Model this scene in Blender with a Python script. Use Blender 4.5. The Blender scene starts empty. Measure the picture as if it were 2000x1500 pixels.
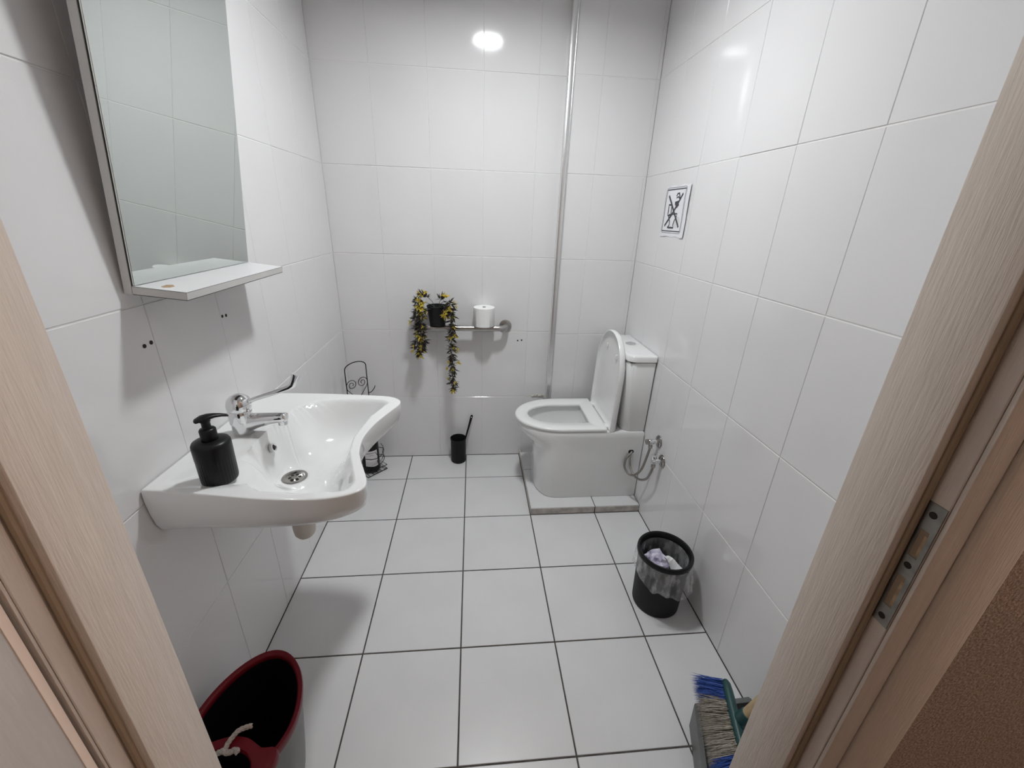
import bpy, bmesh, math, random
from mathutils import Vector, Matrix, Quaternion
random.seed(7)
SC = bpy.context.scene
COL = SC.collection

# ------------------------------------------------------------------ camera
XL, XR, YB = -0.6611, 0.9019, 0.2395          # left / right / back tile faces
YBX = 0.1941                                   # face of the boxed-out strip at the back right
YF = -1.555                                    # bathroom face of the front (door) wall
YH = -1.664                                    # hall face of the front wall
ZC = 2.455                                      # ceiling
cam_d = bpy.data.cameras.new('camera')
cam = bpy.data.objects.new('camera', cam_d); COL.objects.link(cam)
cam_d.sensor_fit = 'HORIZONTAL'; cam_d.sensor_width = 36.0
cam_d.lens = 795.21 / 2000 * 36.0
cam_d.shift_x = 0.95 / 2000; cam_d.shift_y = -10.25 / 2000
cam_d.clip_start = 0.02
r_ = Vector((0.995612783, -0.087560454, 0.032990194))
u_ = Vector((0.001957237, 0.371986805, 0.928235954))
f_ = Vector((0.093548678, 0.924099012, -0.370526195))
cam.matrix_world = Matrix(((r_.x, u_.x, -f_.x, 0.0449), (r_.y, u_.y, -f_.y, -1.9801), (r_.z, u_.z, -f_.z, 1.4059), (0, 0, 0, 1)))
SC.camera = cam

# ------------------------------------------------------------------ world, exposure
w = bpy.data.worlds.new('world'); SC.world = w; w.use_nodes = True
w.node_tree.nodes['Background'].inputs[0].default_value = (0.9, 0.8, 0.72, 1)
w.node_tree.nodes['Background'].inputs[1].default_value = 0.02
SC.view_settings.view_transform = 'Standard'; SC.view_settings.look = 'None'
SC.view_settings.exposure = 2.0; SC.view_settings.gamma = 1.0
SC.view_settings.use_curve_mapping = False
SC.cycles.use_denoising = True; SC.cycles.use_light_tree = False
SC.cycles.max_bounces = 8; SC.cycles.diffuse_bounces = 5; SC.cycles.glossy_bounces = 5
SC.cycles.use_adaptive_sampling = True; SC.cycles.adaptive_threshold = 0.02
SC.cycles.transparent_max_bounces = 8; SC.cycles.caustics_reflective = False; SC.cycles.caustics_refractive = False
SC.cycles.sample_clamp_indirect = 6.0
LAMP_POWER = 67.5        # emission of the bathroom ceiling lamp diffuser
HALL_POWER = 36.0         # emission of the unseen lamp added in the hall

# ------------------------------------------------------------------ materials
MATS = {}
def mat(name, col, rough=0.5, metal=0.0, spec=0.5, var=0.0, vscale=8.0, bump=0.0, bscale=40.0, stretch=(1, 1, 1), coat=0.0, col2=None, sss=0.0, sheen=0.0):
    m = bpy.data.materials.new(name); m.use_nodes = True
    nt = m.node_tree; b = nt.nodes['Principled BSDF']
    b.inputs['Base Color'].default_value = (*col, 1); b.inputs['Roughness'].default_value = rough
    b.inputs['Metallic'].default_value = metal; b.inputs['Specular IOR Level'].default_value = spec
    if coat: b.inputs['Coat Weight'].default_value = coat; b.inputs['Coat Roughness'].default_value = 0.03
    if var or bump or col2:
        tc = nt.nodes.new('ShaderNodeTexCoord'); mp = nt.nodes.new('ShaderNodeMapping')
        mp.inputs['Scale'].default_value = stretch
        nt.links.new(tc.outputs['Object'], mp.inputs['Vector'])
    if var or col2:
        n = nt.nodes.new('ShaderNodeTexNoise'); n.inputs['Scale'].default_value = vscale; n.inputs['Detail'].default_value = 2
        nt.links.new(mp.outputs['Vector'], n.inputs['Vector'])
        cr = nt.nodes.new('ShaderNodeValToRGB')
        c2 = col2 if col2 else tuple(max(0, c * (1 - var)) for c in col)
        cr.color_ramp.elements[0].position = 0.35; cr.color_ramp.elements[1].position = 0.65
        cr.color_ramp.elements[0].color = (*c2, 1); cr.color_ramp.elements[1].color = (*col, 1)
        nt.links.new(n.outputs['Fac'], cr.inputs['Fac']); nt.links.new(cr.outputs['Color'], b.inputs['Base Color'])
    if bump:
        n2 = nt.nodes.new('ShaderNodeTexNoise'); n2.inputs['Scale'].default_value = bscale; n2.inputs['Detail'].default_value = 3
        nt.links.new(mp.outputs['Vector'], n2.inputs['Vector'])
        bp = nt.nodes.new('ShaderNodeBump'); bp.inputs['Strength'].default_value = bump; bp.inputs['Distance'].default_value = 0.002
        nt.links.new(n2.outputs['Fac'], bp.inputs['Height']); nt.links.new(bp.outputs['Normal'], b.inputs['Normal'])
    MATS[name] = m
    return m
mat('wall_tile', (0.755, 0.747, 0.750), 0.09, spec=0.5, var=0.02, vscale=3)
mat('wall_grout', (0.77, 0.76, 0.745), 0.6)
mat('floor_tile', (0.685, 0.683, 0.688), 0.28, spec=0.45, var=0.04, vscale=5, bump=0.03, bscale=60)
mat('floor_grout', (0.085, 0.075, 0.068), 0.85, var=0.35, vscale=30)
mat('platform_edge', (0.50, 0.46, 0.42), 0.5, var=0.35, vscale=25)
mat('paint_white', (0.78, 0.78, 0.77), 0.7, var=0.03)
mat('ceramic', (0.80, 0.805, 0.80), 0.07, spec=0.5, coat=0.3)
mat('seat_plastic', (0.80, 0.80, 0.795), 0.22)
mat('chrome', (0.80, 0.80, 0.81), 0.06, metal=1.0)
mat('chrome_dark', (0.45, 0.43, 0.41), 0.16, metal=1.0, var=0.3, vscale=30)
mat('steel_brushed', (0.50, 0.48, 0.46), 0.30, metal=1.0, var=0.15, vscale=60, stretch=(1, 20, 20))
mat('steel_hose', (0.34, 0.32, 0.29), 0.4, metal=1.0, bump=0.6, bscale=900)
mat('alu', (0.82, 0.82, 0.82), 0.32, metal=1.0)
mat('black_plastic', (0.012, 0.012, 0.013), 0.35, spec=0.22, var=0.2)
mat('black_matte', (0.010, 0.010, 0.011), 0.6, spec=0.22)
mat('black_wire', (0.012, 0.011, 0.010), 0.45, spec=0.22)
mat('black_pot', (0.016, 0.016, 0.018), 0.5, spec=0.22, bump=0.2, bscale=120)
mat('hole_dark', (0.03, 0.025, 0.02), 0.9)
mat('mirror_glass', (0.64, 0.685, 0.66), 0.012, metal=1.0)
mat('laminate_white', (0.80, 0.80, 0.80), 0.35, var=0.03)
mat('laminate_edge', (0.62, 0.61, 0.59), 0.5, var=0.05, bump=0.1, bscale=80)
mat('dark_edge', (0.06, 0.055, 0.05), 0.6)
mat('chip_wood', (0.52, 0.36, 0.22), 0.8, var=0.3, vscale=90)
mat('frame_wood', (0.66, 0.585, 0.52), 0.5, col2=(0.62, 0.545, 0.48), vscale=14, stretch=(9, 9, 0.7), bump=0.30, bscale=45)
mat('door_face', (0.50, 0.46, 0.43), 0.5, var=0.06, vscale=30, stretch=(6, 6, 0.6), bump=0.15, bscale=50)
mat('gap_light_peach', (0.86, 0.70, 0.60), 0.3)  # pale peach, colour standing in for hall light along the hinge side
mat('seal_brown', (0.30, 0.22, 0.15), 0.7)
mat('strike_metal', (0.36, 0.35, 0.32), 0.42, metal=0.9, var=0.25, vscale=60)
mat('hall_wall', (0.46, 0.35, 0.295), 0.85, col2=(0.24, 0.17, 0.135), vscale=260, bump=0.5, bscale=230)
mat('hall_plain', (0.66, 0.60, 0.55), 0.8, var=0.05)
mat('hall_floor', (0.20, 0.16, 0.13), 0.6, var=0.2)
mat('paper_white', (0.82, 0.82, 0.82), 0.85, bump=0.1, bscale=60)
mat('tissue', (0.84, 0.84, 0.83), 0.95, bump=0.5, bscale=150)
mat('cardboard', (0.35, 0.26, 0.18), 0.9)
mat('sheet_paper', (0.80, 0.80, 0.83), 0.55)
mat('print_ink', (0.05, 0.05, 0.06), 0.6)
mat('print_grey', (0.30, 0.30, 0.32), 0.6)
mat('leaf_dark', (0.045, 0.05, 0.022), 0.55, col2=(0.035, 0.018, 0.026), vscale=25)
mat('leaf_yellow', (0.66, 0.40, 0.03), 0.55, col2=(0.48, 0.46, 0.06), vscale=30)
mat('stem_green', (0.07, 0.10, 0.05), 0.6)
mat('soil', (0.03, 0.022, 0.016), 0.95)
mat('bucket_red', (0.17, 0.005, 0.013), 0.35, spec=0.3, var=0.15, vscale=12)
mat('bucket_grey', (0.16, 0.165, 0.16), 0.4, var=0.1)
mat('bucket_inside', (0.004, 0.004, 0.005), 0.85, spec=0.1)
mat('rope', (0.60, 0.53, 0.47), 0.95, var=0.3, vscale=200)
mat('broom_green', (0.018, 0.075, 0.075), 0.4, var=0.2)
mat('bristle_blue', (0.035, 0.10, 0.42), 0.55, var=0.35, vscale=120)
mat('bristle_grey', (0.50, 0.45, 0.38), 0.75, var=0.4, vscale=120)
mat('wood_handle', (0.52, 0.38, 0.22), 0.55, var=0.2, vscale=15, stretch=(8, 8, 1))
mat('dustpan_grey', (0.14, 0.145, 0.14), 0.42, var=0.15)
mat('trash_violet', (0.72, 0.70, 0.80), 0.5, col2=(0.26, 0.22, 0.36), vscale=45)
mat('trap_plastic', (0.62, 0.58, 0.52), 0.4)
mat('water', (0.55, 0.57, 0.57), 0.03)
mat('label_white', (0.72, 0.70, 0.70), 0.5)
mat('sealant', (0.60, 0.58, 0.50), 0.7, var=0.3, vscale=60)

def emit_mat(name, col, s):
    m = bpy.data.materials.new(name); m.use_nodes = True; nt = m.node_tree
    for n in list(nt.nodes):
        if n.type == 'BSDF_PRINCIPLED': nt.nodes.remove(n)
    e = nt.nodes.new('ShaderNodeEmission'); e.inputs[0].default_value = (*col, 1); e.inputs[1].default_value = s
    nt.links.new(e.outputs[0], nt.nodes['Material Output'].inputs['Surface']); MATS[name] = m
emit_mat('lamp_glow', (0.955, 0.985, 1.0), LAMP_POWER)
emit_mat('hall_glow', (1.0, 0.84, 0.73), HALL_POWER)
def film_mat():
    m = bpy.data.materials.new('bag_film'); m.use_nodes = True; nt = m.node_tree
    b = nt.nodes['Principled BSDF']; b.inputs['Base Color'].default_value = (0.85, 0.85, 0.86, 1); b.inputs['Roughness'].default_value = 0.18
    t = nt.nodes.new('ShaderNodeBsdfTransparent'); mx = nt.nodes.new('ShaderNodeMixShader')
    lw = nt.nodes.new('ShaderNodeTexNoise'); lw.inputs['Scale'].default_value = 42; lw.inputs['Detail'].default_value = 6
    tc = nt.nodes.new('ShaderNodeTexCoord'); mp = nt.nodes.new('ShaderNodeMapping'); mp.inputs['Scale'].default_value = (1, 1, 0.4)
    nt.links.new(tc.outputs['Object'], mp.inputs['Vector']); nt.links.new(mp.outputs['Vector'], lw.inputs['Vector'])
    mr = nt.nodes.new('ShaderNodeMapRange'); mr.inputs[1].default_value = 0.38; mr.inputs[2].default_value = 0.68; mr.inputs[3].default_value = 0.10; mr.inputs[4].default_value = 0.46
    nt.links.new(lw.outputs['Fac'], mr.inputs[0]); nt.links.new(mr.outputs[0], mx.inputs[0])
    nt.links.new(t.outputs[0], mx.inputs[1]); nt.links.new(b.outputs[0], mx.inputs[2])
    nt.links.new(mx.outputs[0], nt.nodes['Material Output'].inputs['Surface']); MATS['bag_film'] = m
film_mat()

# ------------------------------------------------------------------ mesh helpers
def V(*a): return Vector(a)
class MB:
    """collects shapes in world coordinates, builds ONE mesh object"""
    def __init__(s): s.v = []; s.f = []
    def add(s, vs, fs):
        o = len(s.v); s.v += [Vector(p) for p in vs]; s.f += [tuple(i + o for i in f) for f in fs]; return s
    def box(s, lo, hi, M=None):
        x0, y0, z0 = lo; x1, y1, z1 = hi
        vs = [V(x, y, z) for z in (z0, z1) for x, y in ((x0, y0), (x1, y0), (x1, y1), (x0, y1))]
        if M: vs = [M @ p for p in vs]
        return s.add(vs, [(3, 2, 1, 0), (4, 5, 6, 7), (0, 1, 5, 4), (1, 2, 6, 5), (2, 3, 7, 6), (3, 0, 4, 7)])
    def rbox(s, lo, hi, b, seg=2, M=None):
        bm = bmesh.new(); bmesh.ops.create_cube(bm, size=1)
        for v in bm.verts:
            v.co = Vector([lo[i] + (v.co[i] + 0.5) * (hi[i] - lo[i]) for i in range(3)])
        bmesh.ops.bevel(bm, geom=bm.edges[:], offset=b, segments=seg, affect='EDGES', profile=0.5)
        bm.verts.index_update()
        vs = [v.co.copy() for v in bm.verts]
        if M: vs = [M @ p for p in vs]
        s.add(vs, [[v.index for v in f.verts] for f in bm.faces]); bm.free(); return s
    def loft(s, loops, cap0=True, cap1=True, closed=True):
        n = len(loops[0]); o = len(s.v); vs = [p for l in loops for p in l]; fs = []
        for k in range(len(loops) - 1):
            for i in range(n if closed else n - 1):
                j = (i + 1) % n
                fs.append((k * n + i, k * n + j, (k + 1) * n + j, (k + 1) * n + i))
        if cap0: fs.append(tuple(reversed(range(n))))
        if cap1: fs.append(tuple((len(loops) - 1) * n + i for i in range(n)))
        return s.add(vs, fs)
    def tube(s, pts, r, n=10, caps=True, closed=False):
        pts = [Vector(p) for p in pts]; m = len(pts)
        rs = r if isinstance(r, (list, tuple)) else [r] * m
        loops = []; prev = None
        for i, p in enumerate(pts):
            if closed: t = pts[(i + 1) % m] - pts[i - 1]
            else: t = pts[min(i + 1, m - 1)] - pts[max(i - 1, 0)]
            t = t.normalized()
            if prev is None:
                a = V(0, 0, 1) if abs(t.z) < 0.9 else V(1, 0, 0)
                nx = t.cross(a).normalized()
            else:
                nx = (prev - t * prev.dot(t)).normalized()
            prev = nx; ny = t.cross(nx)
            loops.append([p + (nx * math.cos(2 * math.pi * k / n) + ny * math.sin(2 * math.pi * k / n)) * rs[i] for k in range(n)])
        if closed: loops.append(loops[0]); caps = False
        return s.loft(loops, caps, caps)
    def lathe(s, prof, c=(0, 0, 0), n=32, axis=(0, 0, 1), cap0=True, cap1=True, rf=None):
        q = V(0, 0, 1).rotation_difference(Vector(axis).normalized()); c = Vector(c); loops = []
        for r, z in prof:
            l = []
            for k in range(n):
                a = 2 * math.pi * k / n; rr = r * (rf(a, z) if rf else 1)
                l.append(c + q @ V(rr * math.cos(a), rr * math.sin(a), z))
            loops.append(l)
        return s.loft(loops, cap0, cap1)
    def build(s, name, m, parent=None, smooth=40, fix=True):
        base = V(*parent['_b']) if parent is not None else V(0, 0, 0)
        me = bpy.data.meshes.new(name); me.from_pydata([p - base for p in s.v], [], s.f)
        if fix:
            bm = bmesh.new(); bm.from_mesh(me); bmesh.ops.recalc_face_normals(bm, faces=bm.faces[:]); bm.to_mesh(me); bm.free()
        me.materials.append(MATS[m])
        if smooth:
            me.polygons.foreach_set('use_smooth', [True] * len(me.polygons)); me.set_sharp_from_angle(angle=math.radians(smooth))
        o = bpy.data.objects.new(name, me); COL.objects.link(o)
        o['_b'] = tuple(base)
        if parent is not None: o.parent = parent
        return o
def thing(name, loc, label, cat, group=None):
    o = bpy.data.objects.new(name, None); COL.objects.link(o); o.location = loc; o['_b'] = tuple(loc)
    o.empty_display_size = 0.05
    return tag(o, label, cat, group)
def tag(o, label, cat, group=None):
    o['label'] = label; o['category'] = cat
    if group: o['group'] = group
    return o
def struct(o, label=None):
    o['kind'] = 'structure'
    if label: o['label'] = label; o['category'] = 'room part'
    return o
def smoothpath(pts, k=6, closed=False):
    pts = [Vector(p) for p in pts]; n = len(pts); out = []
    for i in range(n if closed else n - 1):
        g = lambda j: pts[j % n] if closed else pts[max(0, min(n - 1, j))]
        p0, p1, p2, p3 = g(i - 1), g(i), g(i + 1), g(i + 2)
        for a in range(k):
            t = a / k
            out.append(0.5 * ((2 * p1) + (p2 - p0) * t + (2 * p0 - 5 * p1 + 4 * p2 - p3) * t * t + (3 * p1 - p0 - 3 * p2 + p3) * t ** 3))
    if not closed: out.append(pts[-1])
    return out
def sstep(a, b, x):
    t = max(0, min(1, (x - a) / (b - a))); return t * t * (3 - 2 * t)

# ------------------------------------------------------------------ the room shell
TC = {}
def tile_obj(parent, kind, c, w, h, normal, matname, t=None, b=None, jit=0.0):
    if t is None: t = TT if kind == 'w' else 0.002
    if b is None: b = 0.0011 if kind == 'w' else 0.0011
    key = (kind, round(w, 4), round(h, 4))
    if key not in TC:
        a, d = w / 2, h / 2
        ring = lambda x, y, z: [V(-x, -y, z), V(x, -y, z), V(x, y, z), V(-x, y, z)]
        vs = ring(a, d, -0.006) + ring(a, d, t - b) + ring(a - b, d - b, t)
        fs = []
        for k in (0, 4):
            for i in range(4):
                j = (i + 1) % 4; fs.append((k + i, k + j, k + 4 + j, k + 4 + i))
        fs.append((8, 9, 10, 11))
        me = bpy.data.meshes.new('tile'); me.from_pydata(vs, [], fs); me.materials.append(MATS[matname]); TC[key] = me
    o = bpy.data.objects.new('tile', TC[key]); COL.objects.link(o)
    n = Vector(normal)
    up = V(0, 0, 1) if abs(n.z) < 0.5 else V(0, 1, 0)
    if jit: n = (n + V(*(random.gauss(0, jit) for _ in range(3)))).normalized()
    xa = up.cross(n).normalized(); ya = n.cross(xa)
    M = Matrix((xa, ya, n)).transposed().to_4x4(); M.translation = Vector(c)
    o.parent = parent; o.matrix_basis = M
    return o
def slab(name, lo, hi, m, label=None):
    return struct(MB().box(lo, hi).build(name, m, smooth=0), label)

ROW = 0.4016; CW = 0.2536; GV = 0.0009; GH = 0.0030; TT = 0.0016
rows = [(k * ROW, min((k + 1) * ROW, ZC)) for k in range(7)]
wall_left = slab('wall_left', (XL - 0.10, YF, 0), (XL - TT, YB + 0.002, ZC), 'wall_grout', 'left wall of glossy white rectangular tiles behind the basin')
wall_right = slab('wall_right', (XR + TT, YF, 0), (XR + 0.10, YB + 0.002, ZC), 'wall_grout', 'right wall of glossy white rectangular tiles behind the cistern')
wall_back = slab('wall_back', (XL - 0.10, YB + TT, 0), (XR + 0.10, YB + 0.10, ZC), 'wall_grout', 'back wall of glossy white tiles behind the grab bar')
XB = 0.4765                                   # left edge of the boxed-out strip
wall_box = slab('wall_boxing', (XB + TT, YBX + TT, 0), (XR, YB + 0.001, ZC), 'wall_grout', 'tiled boxed-out strip of the back wall behind the toilet')
def cuts(lo, hi, anchor, step):
    xs = [lo]; k = math.ceil((lo - anchor) / step + 1e-3)
    while anchor + k * step < hi - 0.004:
        if anchor + k * step > lo + 0.004: xs.append(anchor + k * step)
        k += 1
    return xs + [hi]
JT = 0.0011
for z0, z1 in rows:
    h = z1 - z0 - GH; zc = (z0 + z1) / 2
    ys = cuts(YF, YB, -1.0414, CW)
    for a, b in zip(ys, ys[1:]):
        tile_obj(wall_left, 'w', (XL - TT, (a + b) / 2, zc), b - a - GV, h, (1, 0, 0), 'wall_tile', jit=JT)
    ys = cuts(YF, YBX, -1.0708, CW)
    for a, b in zip(ys, ys[1:]):
        tile_obj(wall_right, 'w', (XR + TT, (a + b) / 2, zc), b - a - GV, h, (-1, 0, 0), 'wall_tile', jit=JT)
    xs = cuts(XL, XB + 0.001, -0.4126, CW)
    for a, b in zip(xs, xs[1:]):
        tile_obj(wall_back, 'w', ((a + b) / 2, YB + TT, zc), b - a - GV, h, (0, -1, 0), 'wall_tile', jit=JT)
    xs = cuts(XB + 0.022, XR, -0.4126 + 0.03, CW)
    for a, b in zip(xs, xs[1:]):
        tile_obj(wall_box, 'w', ((a + b) / 2, YBX + TT, zc), b - a - GV, h, (0, -1, 0), 'wall_tile', jit=JT)
    tile_obj(wall_box, 'w', (XB + TT, (YBX + YB) / 2 + 0.006, zc), YB - YBX - 0.012, h, (-1, 0, 0), 'wall_tile')
# drilled holes left in the tiles
def holes(wall, pts, n):
    for p in pts:
        MB().lathe([(0.0046, -0.001), (0.0046, 0.0010), (0.0036, 0.0012)], p, 12, n).build('drill_hole', 'hole_dark', wall)
holes(wall_left, [(XL, -1.0731, 1.1197), (XL, -1.0527, 1.1216), (XL, -0.780, 1.1166), (XL, -0.762, 1.1150)], (1, 0, 0))
holes(wall_back, [(0.2968, YB, 0.7505), (0.3195, YB, 0.7530)], (0, -1, 0))

# floor of square tiles
S = 0.333
floor = slab('floor', (XL - 0.10, YH - 0.0, -0.10), (XR + 0.10, YB + 0.10, -0.0025), 'floor_grout', 'floor of square white tiles with dark joints')
xs = cuts(XL, XR, 0.0, S); ys = cuts(YF + 0.0, YB, 0.0, S)
for a, b in zip(xs, xs[1:]):
    for c, d in zip(ys, ys[1:]):
        tile_obj(floor, 'f', ((a + b) / 2, (c + d) / 2, -0.002), b - a - 0.0048, d - c - 0.0048, (0, 0, 1), 'floor_tile', jit=0.0008)
# low tiled step under the toilet
PZ = 0.040
plat = struct(MB().box((S + 0.003, -S + 0.003, 0.0), (XR - 0.002, YBX - 0.002, PZ - 0.0025)).build('floor_platform', 'floor_grout', smooth=0), 'low tiled step the toilet stands on')
for a, b in ((S, 2 * S), (2 * S, XR)):
    for c, d in ((-S, 0.009), (0.009, YBX)):
        tile_obj(plat, 'f', ((a + b) / 2, (c + d) / 2, PZ - 0.002), b - a - 0.004, d - c - 0.004, (0, 0, 1), 'floor_tile')
    tile_obj(plat, 'e', ((a + b) / 2, -S + 0.002, PZ / 2 - 0.001), b - a - 0.005, PZ - 0.007, (0, -1, 0), 'platform_edge')
for c, d in ((-S, 0.009), (0.009, YB)):
    tile_obj(plat, 'e', (S + 0.002, (c + d) / 2, PZ / 2 - 0.001), d - c - 0.005, PZ - 0.007, (-1, 0, 0), 'platform_edge')
# ceiling and front wall (around the doorway), hall
OXL, OXR = -0.366, 0.547                       # doorway between the jamb faces
HEAD = 2.12
ceiling = slab('ceiling', (XL - 0.10, YH, ZC), (XR + 0.10, YB + 0.10, ZC + 0.10), 'paint_white')
JW = 0.038                                     # jamb thickness
wall_front = struct(MB().box((XL - 0.10, YH, 0), (OXL - JW, YF, ZC)).box((OXR + JW, YH, 0), (XR + 0.10, YF, ZC)).box((OXL - JW, YH, HEAD + JW), (OXR + JW, YF, ZC)).build('wall_front', 'wall_tile', smooth=0))
hy = YH - 0.001
wall_hall = struct(MB().box((-1.9, hy, 0), (OXL - JW - 0.002, hy + 0.05, 2.6)).box((OXR + JW + 0.002, hy, 0), (2.0, hy + 0.05, 2.6)).box((OXL - JW - 0.002, hy, HEAD + JW + 0.002), (OXR + JW + 0.002, hy + 0.05, 2.6)).build('wall_hall', 'hall_wall', smooth=0), 'speckled brown wall outside the doorway')
slab('wall_hall_left', (-2.0, -3.6, 0), (-1.9, hy + 0.05, 2.6), 'hall_plain')
slab('wall_hall_right', (2.0, -3.6, 0), (2.1, hy + 0.05, 2.6), 'hall_plain')
slab('wall_hall_rear', (-2.0, -3.7, 0), (2.1, -3.6, 2.6), 'hall_plain')
slab('ceiling_hall', (-2.0, -3.7, 2.6), (2.1, hy + 0.05, 2.7), 'paint_white')
slab('floor_hall', (-2.0, -3.7, -0.10), (2.1, YH, -0.004), 'hall_floor')

# chrome-edged corner trim of the boxed strip
tr = MB()
tr.rbox((XB - 0.0015, YBX - 0.0025, 0.0), (XB + 0.021, YBX + 0.004, ZC), 0.0012, 2)
tr.tube([(XB + 0.0215, YBX - 0.003, 0.0), (XB + 0.0215, YBX - 0.003, ZC)], 0.0032, 10)
trim = struct(tr.build('trim_1', 'alu'), 'vertical metal corner trim running up the back wall')
MB().box((XB - 0.0025, YBX - 0.001, 0.0), (XB - 0.0005, YBX + 0.012, ZC)).build('flange', 'alu', trim, smooth=0)
sl = MB(); rr = random.Random(3)
for k in range(9):
    c = V(XB - 0.075 + 0.009 * k + rr.uniform(-.004, .004), YB - 0.003, 0.402 + rr.uniform(-0.006, 0.008)); r = rr.uniform(0.005, 0.011)
    sl.lathe([(r, -0.004), (r * 0.9, 0.001), (r * 0.5, 0.003)], c, 9, (0, -1, 0), rf=lambda a, z: 1 + 0.2 * math.sin(3 * a + k))
sl.build('sealant', 'sealant', trim)

# ------------------------------------------------------------------ door frame, leaf
def dp(d): return -1.9801 + d
Y_A, Y_B, Y_D = YF - 0.004, -1.640, -1.664     # ends of the stop face and of the rebate
REB = 0.0175
door = thing('door_1', (0, YH, 0), 'pale wood-grain door frame around the open doorway', 'door'); del door['category']; struct(door)
door['category'] = 'door'
for sgn, x in ((-1, OXL), (1, OXR)):
    lo, hi = sorted((x, x + sgn * (JW - 0.001)))
    MB().rbox((lo, Y_B, 0), (hi, Y_A, HEAD + JW - 0.002), 0.0015, 2).build('jamb', 'frame_wood', door)
    lo, hi = sorted((x + sgn * REB, x + sgn * (JW - 0.001)))
    MB().rbox((lo, Y_D, 0), (hi, Y_B - 0.0005, HEAD + REB), 0.001, 1).build('rebate', 'frame_wood', door)
    lo, hi = sorted((x + sgn * 0.004, x + sgn * (REB + 0.001)))
    MB().tube([(x + sgn * 0.0125, Y_B - 0.0025, 0), (x + sgn * 0.0125, Y_B - 0.0025, HEAD)], 0.0036, 8).build('seal', 'seal_brown', door)
    # casing on the hall side: flat, a raised bead, flat
    x0 = x + sgn * (REB + 0.0005)
    dd = (0.006, 0.012) if sgn > 0 else (0.004, 0.0055)
    lo, hi = sorted((x0, x0 + sgn * 0.032)); MB().rbox((lo, Y_D - dd[0], 0), (hi, Y_D - 0.0003, HEAD + 0.09), 0.002, 2).build('casing', 'frame_wood', door)
    lo, hi = sorted((x0 + sgn * 0.0325, x0 + sgn * 0.105)); MB().rbox((lo, Y_D - dd[1], 0), (hi, Y_D - 0.0015, HEAD + 0.09), 0.003, 3).build('casing', 'frame_wood', door)
MB().rbox((OXL - JW + 0.001, Y_B, HEAD), (OXR + JW - 0.001, Y_A, HEAD + JW - 0.001), 0.0015, 2).build('door_head', 'frame_wood', door)
# strike plate let into the right rebate
sx = OXR + REB; zt, zb = 1.121, 0.937; y0, y1 = Y_D + 0.0005, Y_B - 0.0035
hy_ = (y0 + y1) / 2
sp = MB()
def ring_plate(za, zc):            # plate strip with no opening
    sp.box((sx - 0.0012, y0, za), (sx + 0.004, y1, zc))
ring_plate(zt - 0.036, zt); ring_plate(zb, zb + 0.030); ring_plate(zt - 0.105, zt - 0.075)
for za, zc in ((zt - 0.075, zt - 0.036), (zb + 0.030, zt - 0.105)):
    sp.box((sx - 0.0012, y0, za), (sx + 0.004, y0 + 0.005, zc)); sp.box((sx - 0.0012, y1 - 0.005, za), (sx + 0.004, y1, zc))
plate = sp.build('strike_plate', 'strike_metal', door, smooth=0); plate['label'] = 'worn grey metal strike plate with two slots'
for za, zc in ((zt - 0.075, zt - 0.036), (zb + 0.030, zt - 0.105)):
    MB().box((sx - 0.0005, y0 + 0.005, za), (sx - 0.0001, y1 - 0.005, zc)).build('slot', 'seal_brown', plate, smooth=0)
    MB().box((sx - 0.0009, y0 + 0.005, za + 0.004), (sx - 0.0004, y0 + 0.0085, zc - 0.006)).build('latch_lip', 'chip_wood', plate, smooth=0)
for z in (zt - 0.014, zt - 0.088, zb + 0.012):
    MB().lathe([(0.0042, 0), (0.0042, 0.0004), (0.0030, 0.0009), (0.0012, 0.0004)], (sx - 0.0012, hy_, z), 14, (-1, 0, 0)).build('screw', 'hole_dark', plate)
# the open door leaf, swung out into the hall on the left
LX = OXL - REB - 0.0025
leaf = struct(MB().rbox((LX - 0.040, -2.56, 0.008), (LX, Y_D - 0.0085, HEAD - 0.004), 0.001, 2).build('door_2', 'door_face'), 'grey-beige door leaf standing open into the hall')
MB().rbox((LX - 0.0005, Y_D - 0.0165, 0.010), (LX + 0.0008, Y_D - 0.0082, HEAD - 0.006), 0.0003, 1).build('gap_light_strip', 'gap_light_peach', leaf)  # bright line of hall light at the hinge gap, painted as a pale strip
for z in (0.25, 1.9):
    MB().tube([(LX - 0.045, Y_D - 0.014, z - 0.05), (LX - 0.045, Y_D - 0.014, z + 0.05)], 0.0045, 10).build('hinge', 'steel_brushed', leaf)

# ------------------------------------------------------------------ lamps
LMX, LMY = 0.138, -0.60
lamp = thing('ceiling_lamp', (LMX, LMY, ZC), 'round white ceiling lamp over the middle of the bathroom', 'lamp')
MB().lathe([(0.088, -0.036), (0.088, -0.068), (0.094, -0.070), (0.104, -0.064), (0.110, -0.004), (0.110, 0.0)], (LMX, LMY, ZC), 48, cap0=False, cap1=False).build('ring', 'paint_white', lamp)
MB().lathe([(0.0875, -0.040), (0.04, -0.0405)], (LMX, LMY, ZC), 48, cap0=False).build('diffuser', 'lamp_glow', lamp)
HX, HY_, HZ = 1.62, -1.80, 1.95
hl = thing('hall_fill_lamp', (HX, hy, HZ), 'unseen globe lamp added in the hall to light the doorway', 'lamp')  # out of view, added to light the door frame and leaf
MB().lathe([(0.06, 0.0), (0.06, 0.012), (0.03, 0.016), (0.018, 0.02), (0.018, 0.075)], (HX, hy, HZ), 24, (0, -1, 0)).build('wall_plate', 'paint_white', hl)
MB().lathe([(0.07 * math.sin(math.pi * k / 12), -0.07 * math.cos(math.pi * k / 12)) for k in range(1, 12)], (HX, HY_ - 0.005, HZ), 16).build('globe', 'hall_glow', hl)

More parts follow.
